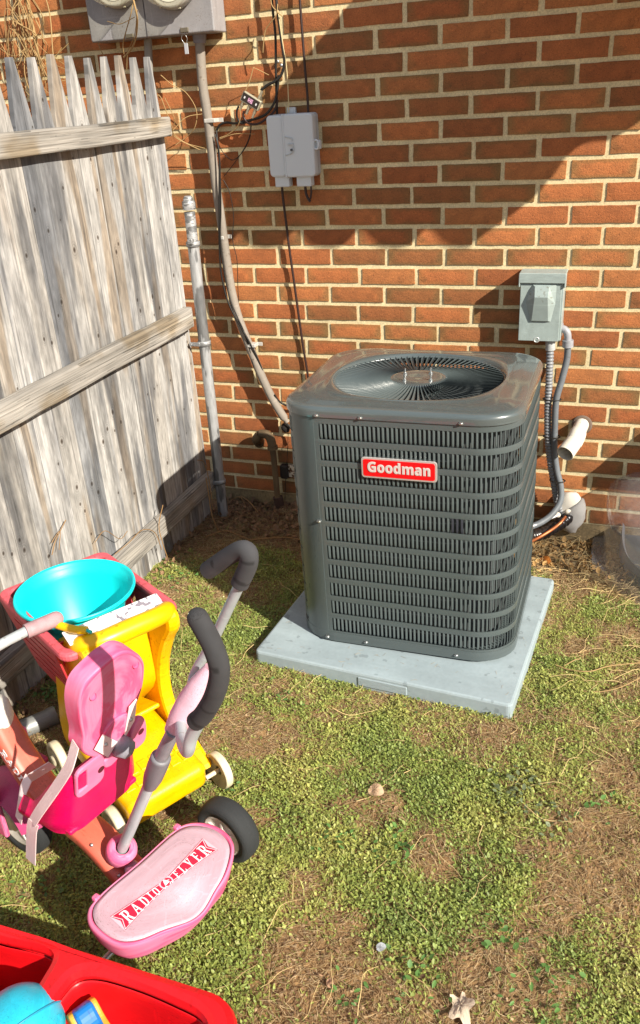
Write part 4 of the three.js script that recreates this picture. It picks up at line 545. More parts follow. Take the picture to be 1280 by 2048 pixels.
  // storage bin
  const lid0 = [[.068,.19,-.097],[.063,.19,.011],[.057,.19,.085],[.058,.19,.111],[.063,.19,.133],[.086,.19,.152],[.125,.19,.158],[.166,.19,.152],[.191,.19,.132],[.21,.19,.097],[.229,.19,.05],[.233,.19,.009],[.23,.19,-.027],[.227,.19,-.062],[.206,.19,-.106],[.186,.19,-.128],[.152,.19,-.14],[.113,.19,-.137],[.081,.19,-.119]].map((p) => [p[0], p[2]]);
  const O = spline(lid0, 76), n = O.length, cx = O.reduce((s, p) => s + p[0], 0) / n, cz = O.reduce((s, p) => s + p[1], 0) / n;
  const scoop = [[.226,.19,.014]][0], dip = (x, z) => -0.024 * Math.exp(-(((x - scoop[0]) ** 2) + (z - scoop[2]) ** 2) / 0.0026);
  const ring = (i, k) => { const p = O[((i % n) + n) % n]; return [cx + (p[0] - cx) * k, cz + (p[1] - cz) * k]; };
  part('bin', grid(n, 9, (u, v) => { const i = Math.round(u * n), L = [[0.9, 0.128], [0.95, 0.134], [0.985, 0.148], [1.01, 0.166], [1.026, 0.176], [1.028, 0.182], [1.02, 0.187], [0.995, 0.1888], [0.968, 0.1878], [0.965, 0.184]][Math.round(v * 9)], p = ring(i, L[0]); return [p[0] + (0.19 - L[1]) * -0.12, L[1] + dip(p[0], p[1]) * sstep(0.15, 0.18, L[1]), p[1]]; }, true), pink, t);
  const lid = part('bin_lid', grid(n, 14, (u, v) => { const i = Math.round(u * n), k = v < 0.01 ? 0.957 : lerp(0.953, 0.0, (v - 0.07) / 0.93), p = ring(i, Math.min(k, 0.953)); return [p[0], (v < 0.01 ? 0.18 : 0.189) + dip(p[0], p[1]), p[1]]; }, true), plastic(0xcfb0bd, 0.6), t, 'pale pink bin lid with a red banner');
  for (const k of [0, 3]) part('lid_hinge', box(0.014, 0.012, 0.014, [lid0[k][0] - 0.004, 0.187, lid0[k][1]], 0.004), pink, lid);
  { // banner: red bow tie with white letters growing outwards and a tiny rider in the middle
    const A = [[.132,.191,.128],[.153,.191,-.102]], a = A[0], b = A[1], L = dist(a, b), cv = document.createElement('canvas'); cv.width = 1024; cv.height = 200; const c = cv.getContext('2d');
    c.fillStyle = '#d2b6c2'; c.fillRect(0, 0, 1024, 200);
    const shape = (o) => { c.beginPath(); c.moveTo(4 + o, 4 + o); c.quadraticCurveTo(260, 44 + o, 512, 70 + o); c.quadraticCurveTo(764, 44 + o, 1020 - o, 4 + o); c.lineTo(990 - o * 2, 100); c.lineTo(1020 - o, 196 - o); c.quadraticCurveTo(764, 150 - o, 512, 132 - o); c.quadraticCurveTo(260, 150 - o, 4 + o, 196 - o); c.lineTo(34 + o * 2, 100); c.closePath(); };
    shape(0); c.fillStyle = '#b3203f'; c.fill(); shape(9); c.strokeStyle = '#f3e3e8'; c.lineWidth = 5; c.stroke();
    c.fillStyle = '#f6eef0'; c.textAlign = 'center'; c.textBaseline = 'middle';
    const put = (s, x, h) => { c.save(); c.translate(x, 100); c.font = 'bold 100px serif'; const w = c.measureText(s).width; c.scale((h * 0.80) / 100, h / 70); c.fillText(s, 0, 4); c.restore(); };
    [['R', 96, 128], ['A', 190, 110], ['D', 276, 96], ['I', 340, 84], ['O', 400, 76], ['F', 622, 76], ['L', 690, 84], ['Y', 766, 96], ['E', 850, 108], ['R', 938, 124]].forEach((k) => put(...k));
    c.fillStyle = '#d2b6c2'; c.beginPath(); c.ellipse(512, 98, 62, 62, 0, 0, 7); c.fill(); c.fillStyle = '#b3203f'; c.beginPath(); c.ellipse(512, 100, 50, 40, 0, 0, 7); c.fill();
    c.strokeStyle = '#f6eef0'; c.lineWidth = 6; for (const [x, y] of [[484, 138], [540, 134]]) { c.beginPath(); c.arc(x, y, 12, 0, 7); c.stroke(); } c.fillStyle = '#f6eef0'; c.beginPath(); c.arc(512, 62, 11, 0, 7); c.fill(); c.beginPath(); c.moveTo(500, 76); c.lineTo(524, 76); c.lineTo(540, 112); c.lineTo(486, 118); c.fill(); c.lineWidth = 5; c.beginPath(); c.moveTo(516, 84); c.lineTo(548, 96); c.stroke();
    const tex = new THREE.CanvasTexture(cv); tex.colorSpace = THREE.SRGBColorSpace;
    const prof = (s) => lerp(0.34, 0.98, Math.pow(Math.abs(s * 2 - 1), 1.25)) / 2, W = 0.048;
    const dx = (b[0] - a[0]) / L, dz = (b[2] - a[2]) / L, g = grid(40, 2, (u, v) => { const e = (v - 0.5) * 2 * prof(u) * W, x = lerp(a[0], b[0], u) - dz * -e, z = lerp(a[2], b[2], u) + dx * -e; return [x, 0.1896 + dip(x, z), z]; });
    const p = g.attributes.position, uv = g.attributes.uv; for (let i = 0; i < uv.count; i++) { const u = uv.getX(i), v = uv.getY(i); uv.setXY(i, u, 0.5 + (v - 0.5) * 2 * prof(u)); }
    part('banner', g, new THREE.MeshStandardMaterial({ map: tex, roughness: 0.5, side: THREE.DoubleSide }), lid, 'red banner with white lettering');
  }
  // push pole, hub, handles
  const P0 = [-0.002, 0.172, 0], P1 = [0.134, 0.422, 0], P2 = [0.182, 0.515, 0], P3 = [0.21, 0.562, 0];
  part('pole_collar', lathe([[0.014, 0.016], [0.02, 0.02], [0.03, 0.014], [0.032, 0.004], [0.03, -0.012], [0.022, -0.03]], P0, P1, 28), pink, t);
  part('clamp', [box(0.05, 0.03, 0.03, [0.035, 0.135, 0.0], 0.01), lathe([[0, 0], [0.012, 0], [0.012, 0.008], [0, 0.01]], [0.04, 0.15, 0.014], [0.04, 0.16, 0.03], 14)], pale, t);
  part('push_pole', rod(P0, P2, 0.0112, 0.0112, 18), tubeM, t);
  part('sleeve', lathe([[0.011, -0.004], [0.0135, 0], [0.0175, 0.03], [0.0185, 0.07], [0.0182, 0.098], [0.016, 0.103], [0.012, 0.103]], P1, P2, 28), plastic(0x77767c, 0.5), t);
  part('adjuster', [rod(P2, [0.224, 0.588, 0], 0.0128, 0.0118, 18)], plastic(0x8a8990, 0.5), t);
  part('shroud', lathe([[0.009, 0], [0.016, 0.01], [0.0215, 0.045], [0.0225, 0.08], [0.018, 0.125], [0.0095, 0.16]], [0.212, 0.572, -0.004], [0.27, 0.69, -0.045], 24), pale, t);
  const A = [[.324,.666,.08],[.343,.663,.08],[.364,.707,.08],[.395,.759,.08],[.423,.806,.08],[.438,.852,.08],[.431,.889,.08],[.411,.924,.08]], B = [[.216,.654,-.08],[.262,.734,-.08],[.305,.809,-.08],[.339,.869,-.08],[.36,.908,-.08],[.363,.929,-.08],[.351,.931,-.08],[.325,.914,-.08],[.274,.873,-.08]];
  part('handle_tube', tube([[0.245, 0.61, 0.0], [0.285, 0.622, 0.035], [A[1][0] - 0.012, A[1][1] - 0.012, 0.068], [A[1][0] + 0.008, A[1][1] + 0.012, 0.08], A[2], A[3]], 0.0098, 14, 60), tubeM, t);
  part('foam_grip', [tube([[A[2][0] + 0.012, A[2][1] + 0.03, 0.08], A[3], A[4], A[5], A[6], [A[7][0], A[7][1], 0.08]], 0.0142, 18, 70), (() => { const s = new THREE.SphereGeometry(0.0142, 18, 12); s.translate(...A[7]); return s; })()], foam, t, 'dark grey foam grip nearer the camera');
  part('handle_tube', tube([[0.245, 0.64, -0.03], [B[0][0], B[0][1], -0.07], B[1], B[2], B[3], B[4]], 0.0085, 14, 60), tubeM, t);
  const fb = part('foam_grip', tube([B[3], B[4], B[5], B[6], B[7], B[8]], (u) => 0.0142, 18, 70), foamL, t, 'grey foam grip with its metal tube end showing, beside the cooling unit pad');
  { const d = V(B[8]).sub(V(B[7])).normalize(), e = V(B[8]).addScaledVector(d, 0.003); part('tube_end', rod(B[8], e.toArray(), 0.0105, 0.01, 18), tubeM, fb); }
  // seat tub
  const lean = (y) => 0.01 + 0.25 * (y - 0.36);
  const U = (u, v) => { // u: near front, near side, back, far side, far front; v: bottom to top
    const L = 0.135, W = 0.1, r = 0.045, path = L - r, arc = r * Math.PI / 2, back = 2 * (W - r), T = 2 * path + 2 * arc + back, s = u * T; let x, z;
    if (s < path) { x = -L + s; z = W; } else if (s < path + arc) { const a = (s - path) / r; x = -r + Math.sin(a) * r; z = W - r + Math.cos(a) * r; } else if (s < path + arc + back) { x = 0; z = W - r - (s - path - arc); } else if (s < path + 2 * arc + back) { const a = (s - path - arc - back) / r; x = -r + Math.cos(a) * r; z = -(W - r) - Math.sin(a) * r; } else { x = -r - (s - path - 2 * arc - back); z = -W; }
    const fr = sstep(-0.01, -0.11, x), top = lerp(0.455, 0.335, fr), k = v < 0.09 ? 0.9 : lerp(1.0, 0.8, Math.pow(v, 1.2)), y = lerp(0.303, top, v); return [x * (v < 0.09 ? 0.96 : 1) + lean(y) * (1 - fr * 0.5), y, z * k + 0.014]; };
  const seat = part('seat_shell', [sheet(80, 12, (u, v) => U(1 - u, v), 0.005), (() => { const g = box(0.13, 0.012, 0.17, [-0.065, 0.309, 0.014], 0.005, 3); return g; })()], mag, t);
  // backrest: padded slab with a waist
  const bo = spline([[.096,.688,-.029],[.088,.656,-.063],[.081,.628,-.077],[.074,.598,-.079],[.065,.565,-.075],[.056,.527,-.061],[.047,.492,-.057],[.038,.457,-.05],[.034,.439,-.022],[.038,.456,.02],[.047,.491,.054],[.053,.518,.067],[.061,.548,.065],[.072,.591,.07],[.085,.643,.071],[.092,.672,.059],[.095,.685,.031],[.097,.691,-.001]].map((p) => [p[2], p[1]]), 64);
  const bc = [bo.reduce((s, p) => s + p[0], 0) / 64, bo.reduce((s, p) => s + p[1], 0) / 64]; const bk = (u, v) => { const i = Math.round(u * 64) % 64, [k, d] = [[1, -0.03], [1.0, 0.001], [0.985, 0.0045], [0.95, 0.006], [0.938, 0.0045], [0.92, 0.0055], [0.7, 0.005], [0.45, 0.003], [0.2, 0.002], [0.001, 0.002]][Math.round(v * 9)], z = bc[0] + (bo[i][0] - bc[0]) * k, y = bc[1] + (bo[i][1] - bc[1]) * k; return [lean(y) + d, y - d * 0.25, z]; };
  const back = part('backrest', [grid(64, 9, (u, v) => bk(1 - u, v), true), grid(64, 1, (u, v) => { const p = bk(u, 0), q = bk(u, 1); return v < 0.5 ? [p[0], p[1], p[2]] : [lean(bc[1]) - 0.03, bc[1] + (p[1] - bc[1]) * 0.02, bc[0] + (p[2] - bc[0]) * 0.02]; }, true)], pink, seat);
  for (const [, y, z] of [[.087,.636,-.055],[.086,.632,.043]]) part('mount_hole', (() => { const g = lathe([[0.007, 0.001], [0.006, -0.004], [0, -0.004]], [0, 0, 0], [1, 0.25, 0], 14); g.translate(lean(y) + 0.0068, y, z); return g; })(), mat(0xb8527c, 0.7), back);
  const H1 = [[.056,.503,-.012],[.039,.437,.05],[.043,.454,-.064],[.055,.499,.022],[.059,.514,-.038],[.046,.464,-.018],[.042,.447,-.005]];
  const onBack = (g, p, off) => { g.rotateZ(-0.245); g.translate(lean(p[1]) + off, p[1], p[2]); return g; }; // local x = out of the back, y up, z across
  part('headrest_boss', onBack(lathe([[0.036, -0.004], [0.038, 0.003], [0.035, 0.006], [0.028, 0.0065], [0, 0.006]], [0, 0, 0], [1, 0, 0], 30), H1[0], 0.004), pink, back);
  const flat = (pts, d, b = 0.002, holes = []) => { const g = extrude(pts.map((p) => [-p[0], p[1]]).reverse(), d, b, holes.map((h) => h.map((p) => [-p[0], p[1]]))); g.rotateY(Math.PI / 2); return g; };
  part('bracket', onBack(flat(rrect(0.066, 0.078, 0.016, 4, 0.002, 0), 0.008, 0.0025, [rrect(0.02, 0.046, 0.002, 2, 0.02, 0.004)]), H1[1], 0.0), pink, seat, 'pink bracket with a square opening at the near corner of the seat');
  part('bracket', onBack(flat(spline([[0.022, -0.022], [0.02, 0.02], [0.002, 0.045], [-0.012, 0.036], [-0.02, 0.0], [-0.016, -0.034], [0.006, -0.038]], 30), 0.012, 0.004), H1[2], 0.0), pink, seat);
  for (const [k, dy, dz] of [[1, -0.004, -0.022], [2, 0.002, -0.004]]) part('bracket_slot', onBack(lathe([[0.0075, 0], [0.0075, 0.0015], [0, 0.001]], [0, 0, 0], [1, 0, 0], 14), [0, H1[k][1] + dy, H1[k][2] + dz], k === 1 ? 0.0075 : 0.0115), mat(0x50111f, 0.6), seat);
  part('crotch_plate', onBack(flat(spline([[0.024, -0.016], [0.026, 0.002], [0.008, 0.01], [-0.02, 0.024], [-0.034, 0.02], [-0.034, 0.006], [-0.01, -0.018], [0.01, -0.024]], 30), 0.01, 0.0035), H1[6], 0.0), pink, seat);
  part('seat_knob', onBack(lathe([[0.019, 0], [0.022, 0.004], [0.022, 0.018], [0.015, 0.028], [0, 0.03]], [0, 0, 0], [1, 0, 0.15], 6), H1[5], 0.008), plastic(0x8f909a, 0.5), seat, 'faceted grey knob on the seat back');
  part('harness_anchor', onBack(flat([[0.024, 0.006], [0.004, 0.03], [-0.03, -0.02], [-0.006, -0.042]].reverse(), 0.003, 0.0008), H1[3], 0.011), strap, seat); part('harness_anchor', onBack(flat([[0.002, 0.034], [-0.016, 0.042], [-0.012, -0.012], [0.014, -0.04]].reverse(), 0.003, 0.0008), H1[4], 0.011), strap, seat);
  for (const k of [3, 4]) part('rivet', onBack((() => { const s = new THREE.SphereGeometry(0.0045, 10, 8); return s; })(), H1[k], 0.0145), steelM, seat);
  const labT = texture(256, 64, (u, v) => { const txt = Math.floor(v * 22) % 2 === 0 && vn(u * 80, v * 22, 80, 22, 6) > 0.4; return (u > 0.47 && u < 0.5) ? [0.85, 0.1, 0.4] : txt ? [0.72, 0.22, 0.45] : [0.9, 0.66, 0.76]; });
  for (const p of [[.001,.308,.015],[.003,.318,-.028]]) { const g = new THREE.PlaneGeometry(0.046, 0.026); g.rotateY(Math.PI / 2); part('warning_label', onBack(g, p, 0.0012), new THREE.MeshStandardMaterial({ map: labT, roughness: 0.6, side: THREE.DoubleSide }), seat); }
  // harness straps at the front
  const ribbon = (pts, w, ax = [0, 0, 1], th = 0.0018) => { const c = new THREE.CatmullRomCurve3(pts.map(V), false, 'catmullrom', 0.4), A_ = V(ax).normalize(); return sheet(4, 40, (u, v) => { const p = c.getPoint(v); return [p.x + A_.x * w * (u - 0.5), p.y + A_.y * w * (u - 0.5), p.z + A_.z * w * (u - 0.5)]; }, th); };
  part('harness_strap', ribbon([[.061,.545,.08],[.055,.505,.1],[.017,.445,.115],[-.026,.383,.13],[-.052,.345,.135]], 0.03, [0.94, 0, 0.33]), strap, t); part('harness_strap', ribbon([[-.049,.347,.135],[-.06,.322,.137],[-.079,.271,.137],[-.099,.215,.137]], 0.034, [0.95, 0.05, 0.1]), strap, t);
  part('harness_strap', ribbon([[-.187,.315,.05],[-.182,.301,.07],[-.174,.284,.085],[-.197,.227,.09]], 0.03, [0.97, 0, 0.25]), strap, t); part('harness_strap', ribbon([[-.176,.315,0],[-.196,.3,.02],[-.215,.286,.04]], 0.03, [0.1, 0.9, 0.5]), strap, t);
  part('buckle', rod([[-.186,.2,.02]][0], [[-.147,.239,.02]][0], 0.009, 0.009, 14), plastic(0xc3b4ba, 0.5), t);
}
{ // red wagon
  const t = thing('toy_wagon', 'red moulded plastic toy wagon with deep footwells in the lower left corner', 'toy wagon');
  const red = plastic(0xe3121b, 0.45), yT = 0.23;
  const O = rrect(1.16, 0.66, 0.07, 7, -0.18, -(2.228 + 0.33)), h1 = spline([[-.138,.23,2.267],[-.057,.23,2.252],[.022,.23,2.249],[.037,.23,2.257],[.043,.23,2.295],[.044,.23,2.339],[.042,.23,2.391],[-.039,.23,2.416]].map((p) => [p[0], -p[2]]), 44), h2 = spline([[.09,.23,2.294],[.097,.23,2.273],[.123,.23,2.26],[.193,.23,2.256],[.271,.23,2.261],[.326,.23,2.27],[.349,.23,2.287],[.377,.23,2.355],[.306,.23,2.456],[.178,.23,2.455],[.113,.23,2.4],[.091,.23,2.341]].map((p) => [p[0], -p[2]]), 52);
  const g = extrude(O, 0.034, 0.015, [h1, h2]); g.rotateX(-Math.PI / 2); g.translate(0, yT - 0.034, 0);
  const loft = (pts, levels, flip) => { const n = pts.length, cx = pts.reduce((s, p) => s + p[0], 0) / n, cz = pts.reduce((s, p) => s + p[1], 0) / n; return grid(n, levels.length - 1, (u, v) => { const p = pts[Math.round(u * n) % n], [k, y] = levels[Math.round(v * (levels.length - 1))]; return [cx + (p[0] - cx) * k, y, -(cz + (p[1] - cz) * k)]; }, true); };
  part('rim_deck', g, red, t);
  part('body', loft(O, [[0.985, yT - 0.01], [0.96, 0.12], [0.93, 0.03], [0.9, 0.0], [0.01, 0.0]]), red, t);
  for (const h of [h1, h2]) part('footwell', loft(h, [[1.03, yT - 0.03], [1.0, yT - 0.032], [0.975, yT - 0.045], [0.93, 0.12], [0.88, 0.08], [0.8, 0.07], [0.01, 0.07]]), red, t);
}
{ // ball and small toy in the wagon
  const c = [[.044,.185,2.362]][0], t = thing('toy_ball', 'light blue plastic ball lying in the red wagon', 'ball', c), m = plastic(0x27b9d6, 0.4);
  const s = new THREE.SphereGeometry(0.07, 40, 28); part('shell', s, m, t); const r = new THREE.TorusGeometry(0.0702, 0.0016, 8, 60); r.rotateX(0.5); r.rotateY(1.05); part('seam', r, plastic(0x1b93b4, 0.5), t);
  const q = [[.134,.16,2.309]][0], u = thing('toy_fish', 'small blue and yellow plastic toy beside the ball in the wagon', 'toy', q, -0.5);
  const prof = spline([[-0.035, -0.03], [-0.03, 0.02], [-0.01, 0.036], [0.02, 0.018], [0.05, 0.012], [0.07, -0.012], [0.05, -0.03]], 40);
  part('body', (() => { const g = extrude(prof, 0.035, 0.006); g.translate(0, 0, -0.018); return g; })(), plastic(0x1173c4, 0.4), u); part('belly', (() => { const g = extrude(prof.map((p) => [p[0] * 0.86, p[1] * 0.86]), 0.05, 0.004); g.translate(-0.006, 0, -0.026); return g; })(), plastic(0xd7a93a, 0.5), u);
}
{ // pipe on the ground
  const a = [[-.56,-.012,1.483]][0], b = [a[0] - 0.14, -0.014, a[2] + 0.19], L = dist(a, b), R = 0.026;
  single('metal_pipe', lathe([[R - 0.003, 0.15], [R - 0.003, 0.001], [R + 0.0015, 0], [R + 0.0015, 0.02], [R, 0.021], [R, L]], a, b, 26), new THREE.MeshStandardMaterial({ color: 0x9a9d9c, roughness: 0.5, metalness: 0.4, map: scuff }), 'grey metal pipe lying on the soil behind the tricycle', 'pipe');
}

// ---------------------------------------------------------------- low weeds, straw, leaves
const onPad = (x, z, m = 0.0) => { const c = Math.cos(-0.062), s = Math.sin(-0.062), dx = x - 0.2955, dz = z - 0.76, lx = dx * c - dz * s, lz = dx * s + dz * c; return Math.abs(lx) < 0.392 + m && Math.abs(lz) < 0.347 + m; };
const inView = (x, z) => { // loose test: keeps what the view and a step to the side of it can show
  const dx = x - 0.863, dz = z - 2.974, a = Math.atan2(dx, -dz) * 57.3; return z < 2.75 && x > -0.74 && x < 1.75 && a > -75 && a < 40; };
function field(name, geos, label, n, place, m) {
  const per = geos.length, lists = geos.map(() => []);
  let tries = 0; while (n > 0 && tries++ < n * 40) { const p = place(); if (!p) continue; lists[Math.floor(rnd() * per)].push(p); n--; }
  geos.forEach((g, i) => { const L = lists[i]; if (!L.length) return; const o = new THREE.InstancedMesh(g, m, L.length); o.name = numbered(name); o.castShadow = o.receiveShadow = true; o.userData = { kind: 'stuff', label };
    const M = new THREE.Matrix4(), q = new THREE.Quaternion(), e = new THREE.Euler(), s = new THREE.Vector3(), v = new THREE.Vector3(), c = new THREE.Color();
    L.forEach((p, k) => { e.set(p.rx, p.ry, p.rz, 'YXZ'); q.setFromEuler(e); s.set(p.s, p.s * (p.sy ?? 1), p.s); v.set(p.x, p.y, p.z); M.compose(v, q, s); o.setMatrixAt(k, M); c.setRGB(...p.c); o.setColorAt(k, c); }); scene.add(o); });
}
const leafGeo = (w, fold, curl) => { const pts = []; const N = 3; for (let i = 0; i <= N; i++) { const t = i / N, ww = w * Math.pow(Math.sin(Math.PI * clamp(t * 0.86 + 0.1)), 0.75); pts.push([[-ww, fold * ww + curl * t * t, t], [0, curl * t * t, t], [ww, fold * ww + curl * t * t, t]]); } return grid(2, N, (u, v) => pts[Math.round(v * N)][Math.round(u * 2)]); };
const leaves = [leafGeo(0.27, 0.35, -0.2), leafGeo(0.22, 0.2, -0.4), leafGeo(0.36, 0.15, 0.15)];
const bladeG = grid(2, 4, (u, v) => [(u - 0.5) * 0.07 * (1 - v * 0.85), v * 0.95 - 0.22 * v * v, 0.02 * Math.abs(u - 0.5) + 0.45 * v * v]);
const strawG = [0.0, 0.12, -0.2].map((k) => { const g = new THREE.CylinderGeometry(0.014, 0.02, 1, 3, 4); const p = g.attributes.position; for (let i = 0; i < p.count; i++) { const y = p.getY(i); p.setX(i, p.getX(i) + k * (y * y * 4 - 0.5) * 0.5 + 0.04 * Math.sin(y * 9)); p.setZ(i, p.getZ(i) + k * 0.5 * Math.cos(y * 4)); } g.computeVertexNormals(); return g; });
const stemG = [0.05, 0.18, -0.25].map((k) => { const g = new THREE.CylinderGeometry(0.005, 0.009, 1, 4, 8), p = g.attributes.position; for (let i = 0; i < p.count; i++) { const y = p.getY(i); p.setX(i, p.getX(i) + k * (y * y * 4 - 0.5) * 0.5 + 0.03 * Math.sin(y * 9)); p.setZ(i, p.getZ(i) + k * 0.4 * Math.cos(y * 4)); } g.computeVertexNormals(); return g; });
const foliageM = new THREE.MeshPhysicalMaterial({ color: 0xffffff, roughness: 0.6, side: THREE.DoubleSide, transmission: 0.3, thickness: 0 }), strawM = new THREE.MeshStandardMaterial({ color: 0xffffff, roughness: 0.85, side: THREE.DoubleSide });
const spotIn = () => { const x = rr(-0.74, 1.75), z = rr(0.0, 2.75); return inView(x, z) && !onPad(x, z, -0.004) ? [x, z] : null; };
const tone = (x, z) => { const a = wn(x + 7, z, 6, 61) - 0.5, b = wn(x, z + 3, 18, 62) - 0.5; return a * 2.0 + b * 0.8 + gauss() * 0.3; };
field('clover', leaves, 'low green clover and chickweed covering the yard', 290000, () => {
  const s = spotIn(); if (!s) return null; const [x, z] = s, g = green(x, z); if (rnd() > 0.05 + 0.95 * Math.pow(g, 1.7)) return null;
  const t = tone(x, z), k = rr(0.6, 1.2), y = sstep(-0.2, 0.8, t), d = sstep(-0.1, -0.8, t);
  const c = [lerp(lerp(0.29, 0.42, y), 0.22, d) * k, lerp(lerp(0.355, 0.425, y), 0.295, d) * k, lerp(lerp(0.07, 0.105, y), 0.065, d) * k];
  return { x, z, y: gy(x, z) + 0.001 + 0.013 * rnd() * g, rx: rr(-1.0, 0.3), ry: rr(0, 6.28), rz: rr(-0.5, 0.5), s: rr(0.004, 0.0086) * (rnd() < 0.12 ? 1.4 : 1), c };
}, foliageM);
const CLUMPS = [[-.681,-.037,.601],[-.612,-.037,.629],[-.562,-.037,.646],[-.6,-.037,.71],[-.656,-.037,1.374],[-.664,-.037,1.412],[-.648,-.037,1.347],[.685,-.037,1.375],[.681,-.037,1.427],[.763,-.037,1.42],[.791,-.037,1.46],[.718,-.037,1.347],[.032,-.037,1.618],[-.26,-.037,2.009],[-.203,-.037,1.978],[.407,-.037,1.114],[.025,-.037,1.197],[.9,-.037,1.396],[.487,-.037,2.016],[.596,-.037,1.939],[.828,-.037,1.888],[.329,-.037,1.675],[.476,-.037,1.646],[.739,-.037,1.804]];
field('clover_clump', [leaves[2], leaves[0]], 'larger rounded leaves growing in small clumps', 380, () => {
  const i = Math.floor(rnd() * CLUMPS.length), p = CLUMPS[i], r = 0.045, x = p[0] + gauss() * r, z = p[2] + gauss() * r; if (onPad(x, z, 0.01)) return null; const dull = i >= 7 && i <= 11, k = rr(0.8, 1.25);
  return { x, z, y: gy(x, z) + rr(0.005, 0.018), rx: rr(-0.5, 0.25), ry: rr(0, 6.28), rz: rr(-0.35, 0.35), s: rr(0.010, 0.016), c: dull ? [0.15 * k, 0.19 * k, 0.09 * k] : [0.10 * k, 0.22 * k, 0.045 * k] };
}, foliageM);
field('grass', [bladeG], 'thin green grass blades among the clover', 120000, () => {
  const s = spotIn(); if (!s) return null; const [x, z] = s, g = green(x, z); if (rnd() > g * 0.8 + 0.05 || wn(x, z, 9, 71) < 0.36) return null; const t = tone(x, z), k = rr(0.7, 1.25);
  return { x, z, y: gy(x, z), rx: rr(-0.5, 0.5), ry: rr(0, 6.28), rz: rr(-0.4, 0.4), s: rr(0.008, 0.022) * (rnd() < 0.06 ? 1.8 : 1), c: t > -0.1 ? [0.46 * k, 0.48 * k, 0.13 * k] : [0.30 * k, 0.39 * k, 0.08 * k] };
}, foliageM);
const strawC = () => { const k = rr(0.6, 1.15), w = rnd(); return w < 0.45 ? [0.40 * k, 0.27 * k, 0.13 * k] : w < 0.75 ? [0.52 * k, 0.40 * k, 0.22 * k] : [0.24 * k, 0.14 * k, 0.075 * k]; };
const crumbG = [0, 1].map((s) => { const g = new THREE.IcosahedronGeometry(1, 0), p = g.attributes.position; for (let i = 0; i < p.count; i++) { const k = 0.7 + 0.6 * hash(Math.round(p.getX(i) * 50), Math.round(p.getY(i) * 50) + Math.round(p.getZ(i) * 50) * 7, s + 3); p.setXYZ(i, p.getX(i) * k, p.getY(i) * k * 0.75, p.getZ(i) * k); } g.computeVertexNormals(); return g; });
field('soil_crumb', crumbG, 'small crumbs of brown soil on the bare patches', 26000, () => {
  const s = spotIn(); if (!s) return null; const [x, z] = s, g = green(x, z); if (rnd() > Math.pow(1 - g, 1.2) + 0.05) return null; const k = rr(0.7, 1.25), q = Math.pow(rnd(), 2.5);
  return { x, z, y: gy(x, z), rx: rr(0, 6), ry: rr(0, 6), rz: rr(0, 6), s: lerp(0.0012, 0.0052, q), c: [0.31 * k, 0.215 * k, 0.12 * k] };
}, strawM);
field('straw', strawG, 'short dry straw and dead stems on the bare soil', 95000, () => {
  const s = spotIn(); if (!s) return null; const [x, z] = s, g = green(x, z), wallz = sstep(0.5, 0.2, z) * (x > 0.5 || x < -0.1 ? 1 : 0.5); if (rnd() > Math.pow(1 - g, 1.1) * 0.85 + 0.15 + wallz * 0.3) return null;
  const f = wn(x, z, 5, 74) * 12.5, L = rr(0.008, 0.034) * (1 + wallz * 0.4); return { x, z, y: gy(x, z) + rr(0.0005, 0.009), rx: Math.PI / 2 + gauss() * 0.16, ry: f + gauss() * 0.9, rz: gauss() * 0.2, s: L, c: strawC() };
}, strawM);
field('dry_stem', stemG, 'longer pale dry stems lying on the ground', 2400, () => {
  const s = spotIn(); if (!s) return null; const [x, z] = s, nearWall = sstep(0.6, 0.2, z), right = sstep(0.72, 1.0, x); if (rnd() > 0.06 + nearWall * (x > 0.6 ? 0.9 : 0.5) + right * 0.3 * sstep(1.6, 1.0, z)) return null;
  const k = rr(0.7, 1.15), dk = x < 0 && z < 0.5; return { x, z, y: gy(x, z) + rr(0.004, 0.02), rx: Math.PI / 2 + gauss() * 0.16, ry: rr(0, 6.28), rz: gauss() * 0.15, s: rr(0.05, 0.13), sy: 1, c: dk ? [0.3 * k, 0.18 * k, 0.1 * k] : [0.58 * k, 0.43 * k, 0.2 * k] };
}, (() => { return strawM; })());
field('pad_debris', strawG, 'a few crumbs of straw blown on the pad', 70, () => { const x = rr(-0.1, 0.69), z = rr(0.4, 1.11); if (!onPad(x, z, -0.015) || (Math.abs(x - 0.309) < 0.34 && Math.abs(z - 0.686) < 0.3)) return null; return { x, z, y: 0.0135, rx: Math.PI / 2 + gauss() * 0.03, ry: rr(0, 6.28), rz: 0, s: rr(0.004, 0.02), c: strawC() }; }, strawM);
const crumb = leafGeo(0.4, 0.5, 0.5);
field('leaf_litter', [crumb, leaves[1]], 'brown crumpled leaf litter along the wall and fence', 7500, () => {
  const s = spotIn(); if (!s) return null; const [x, z] = s, w = Math.max(sstep(0.42, 0.12, z), 0.5 * sstep(-0.6, -0.72, x)); if (rnd() > w * 0.9 + 0.03 * (1 - green(x, z))) return null; const k = rr(0.5, 1.2);
  return { x, z, y: gy(x, z) + rr(0.002, 0.014), rx: rr(-0.9, 0.6), ry: rr(0, 6.28), rz: rr(-0.7, 0.7), s: w > 0.2 ? rr(0.008, 0.024) : rr(0.005, 0.012), c: x > 0.5 && w > 0.2 ? [0.42 * k, 0.25 * k, 0.09 * k] : [0.24 * k, 0.14 * k, 0.075 * k] };
}, strawM);
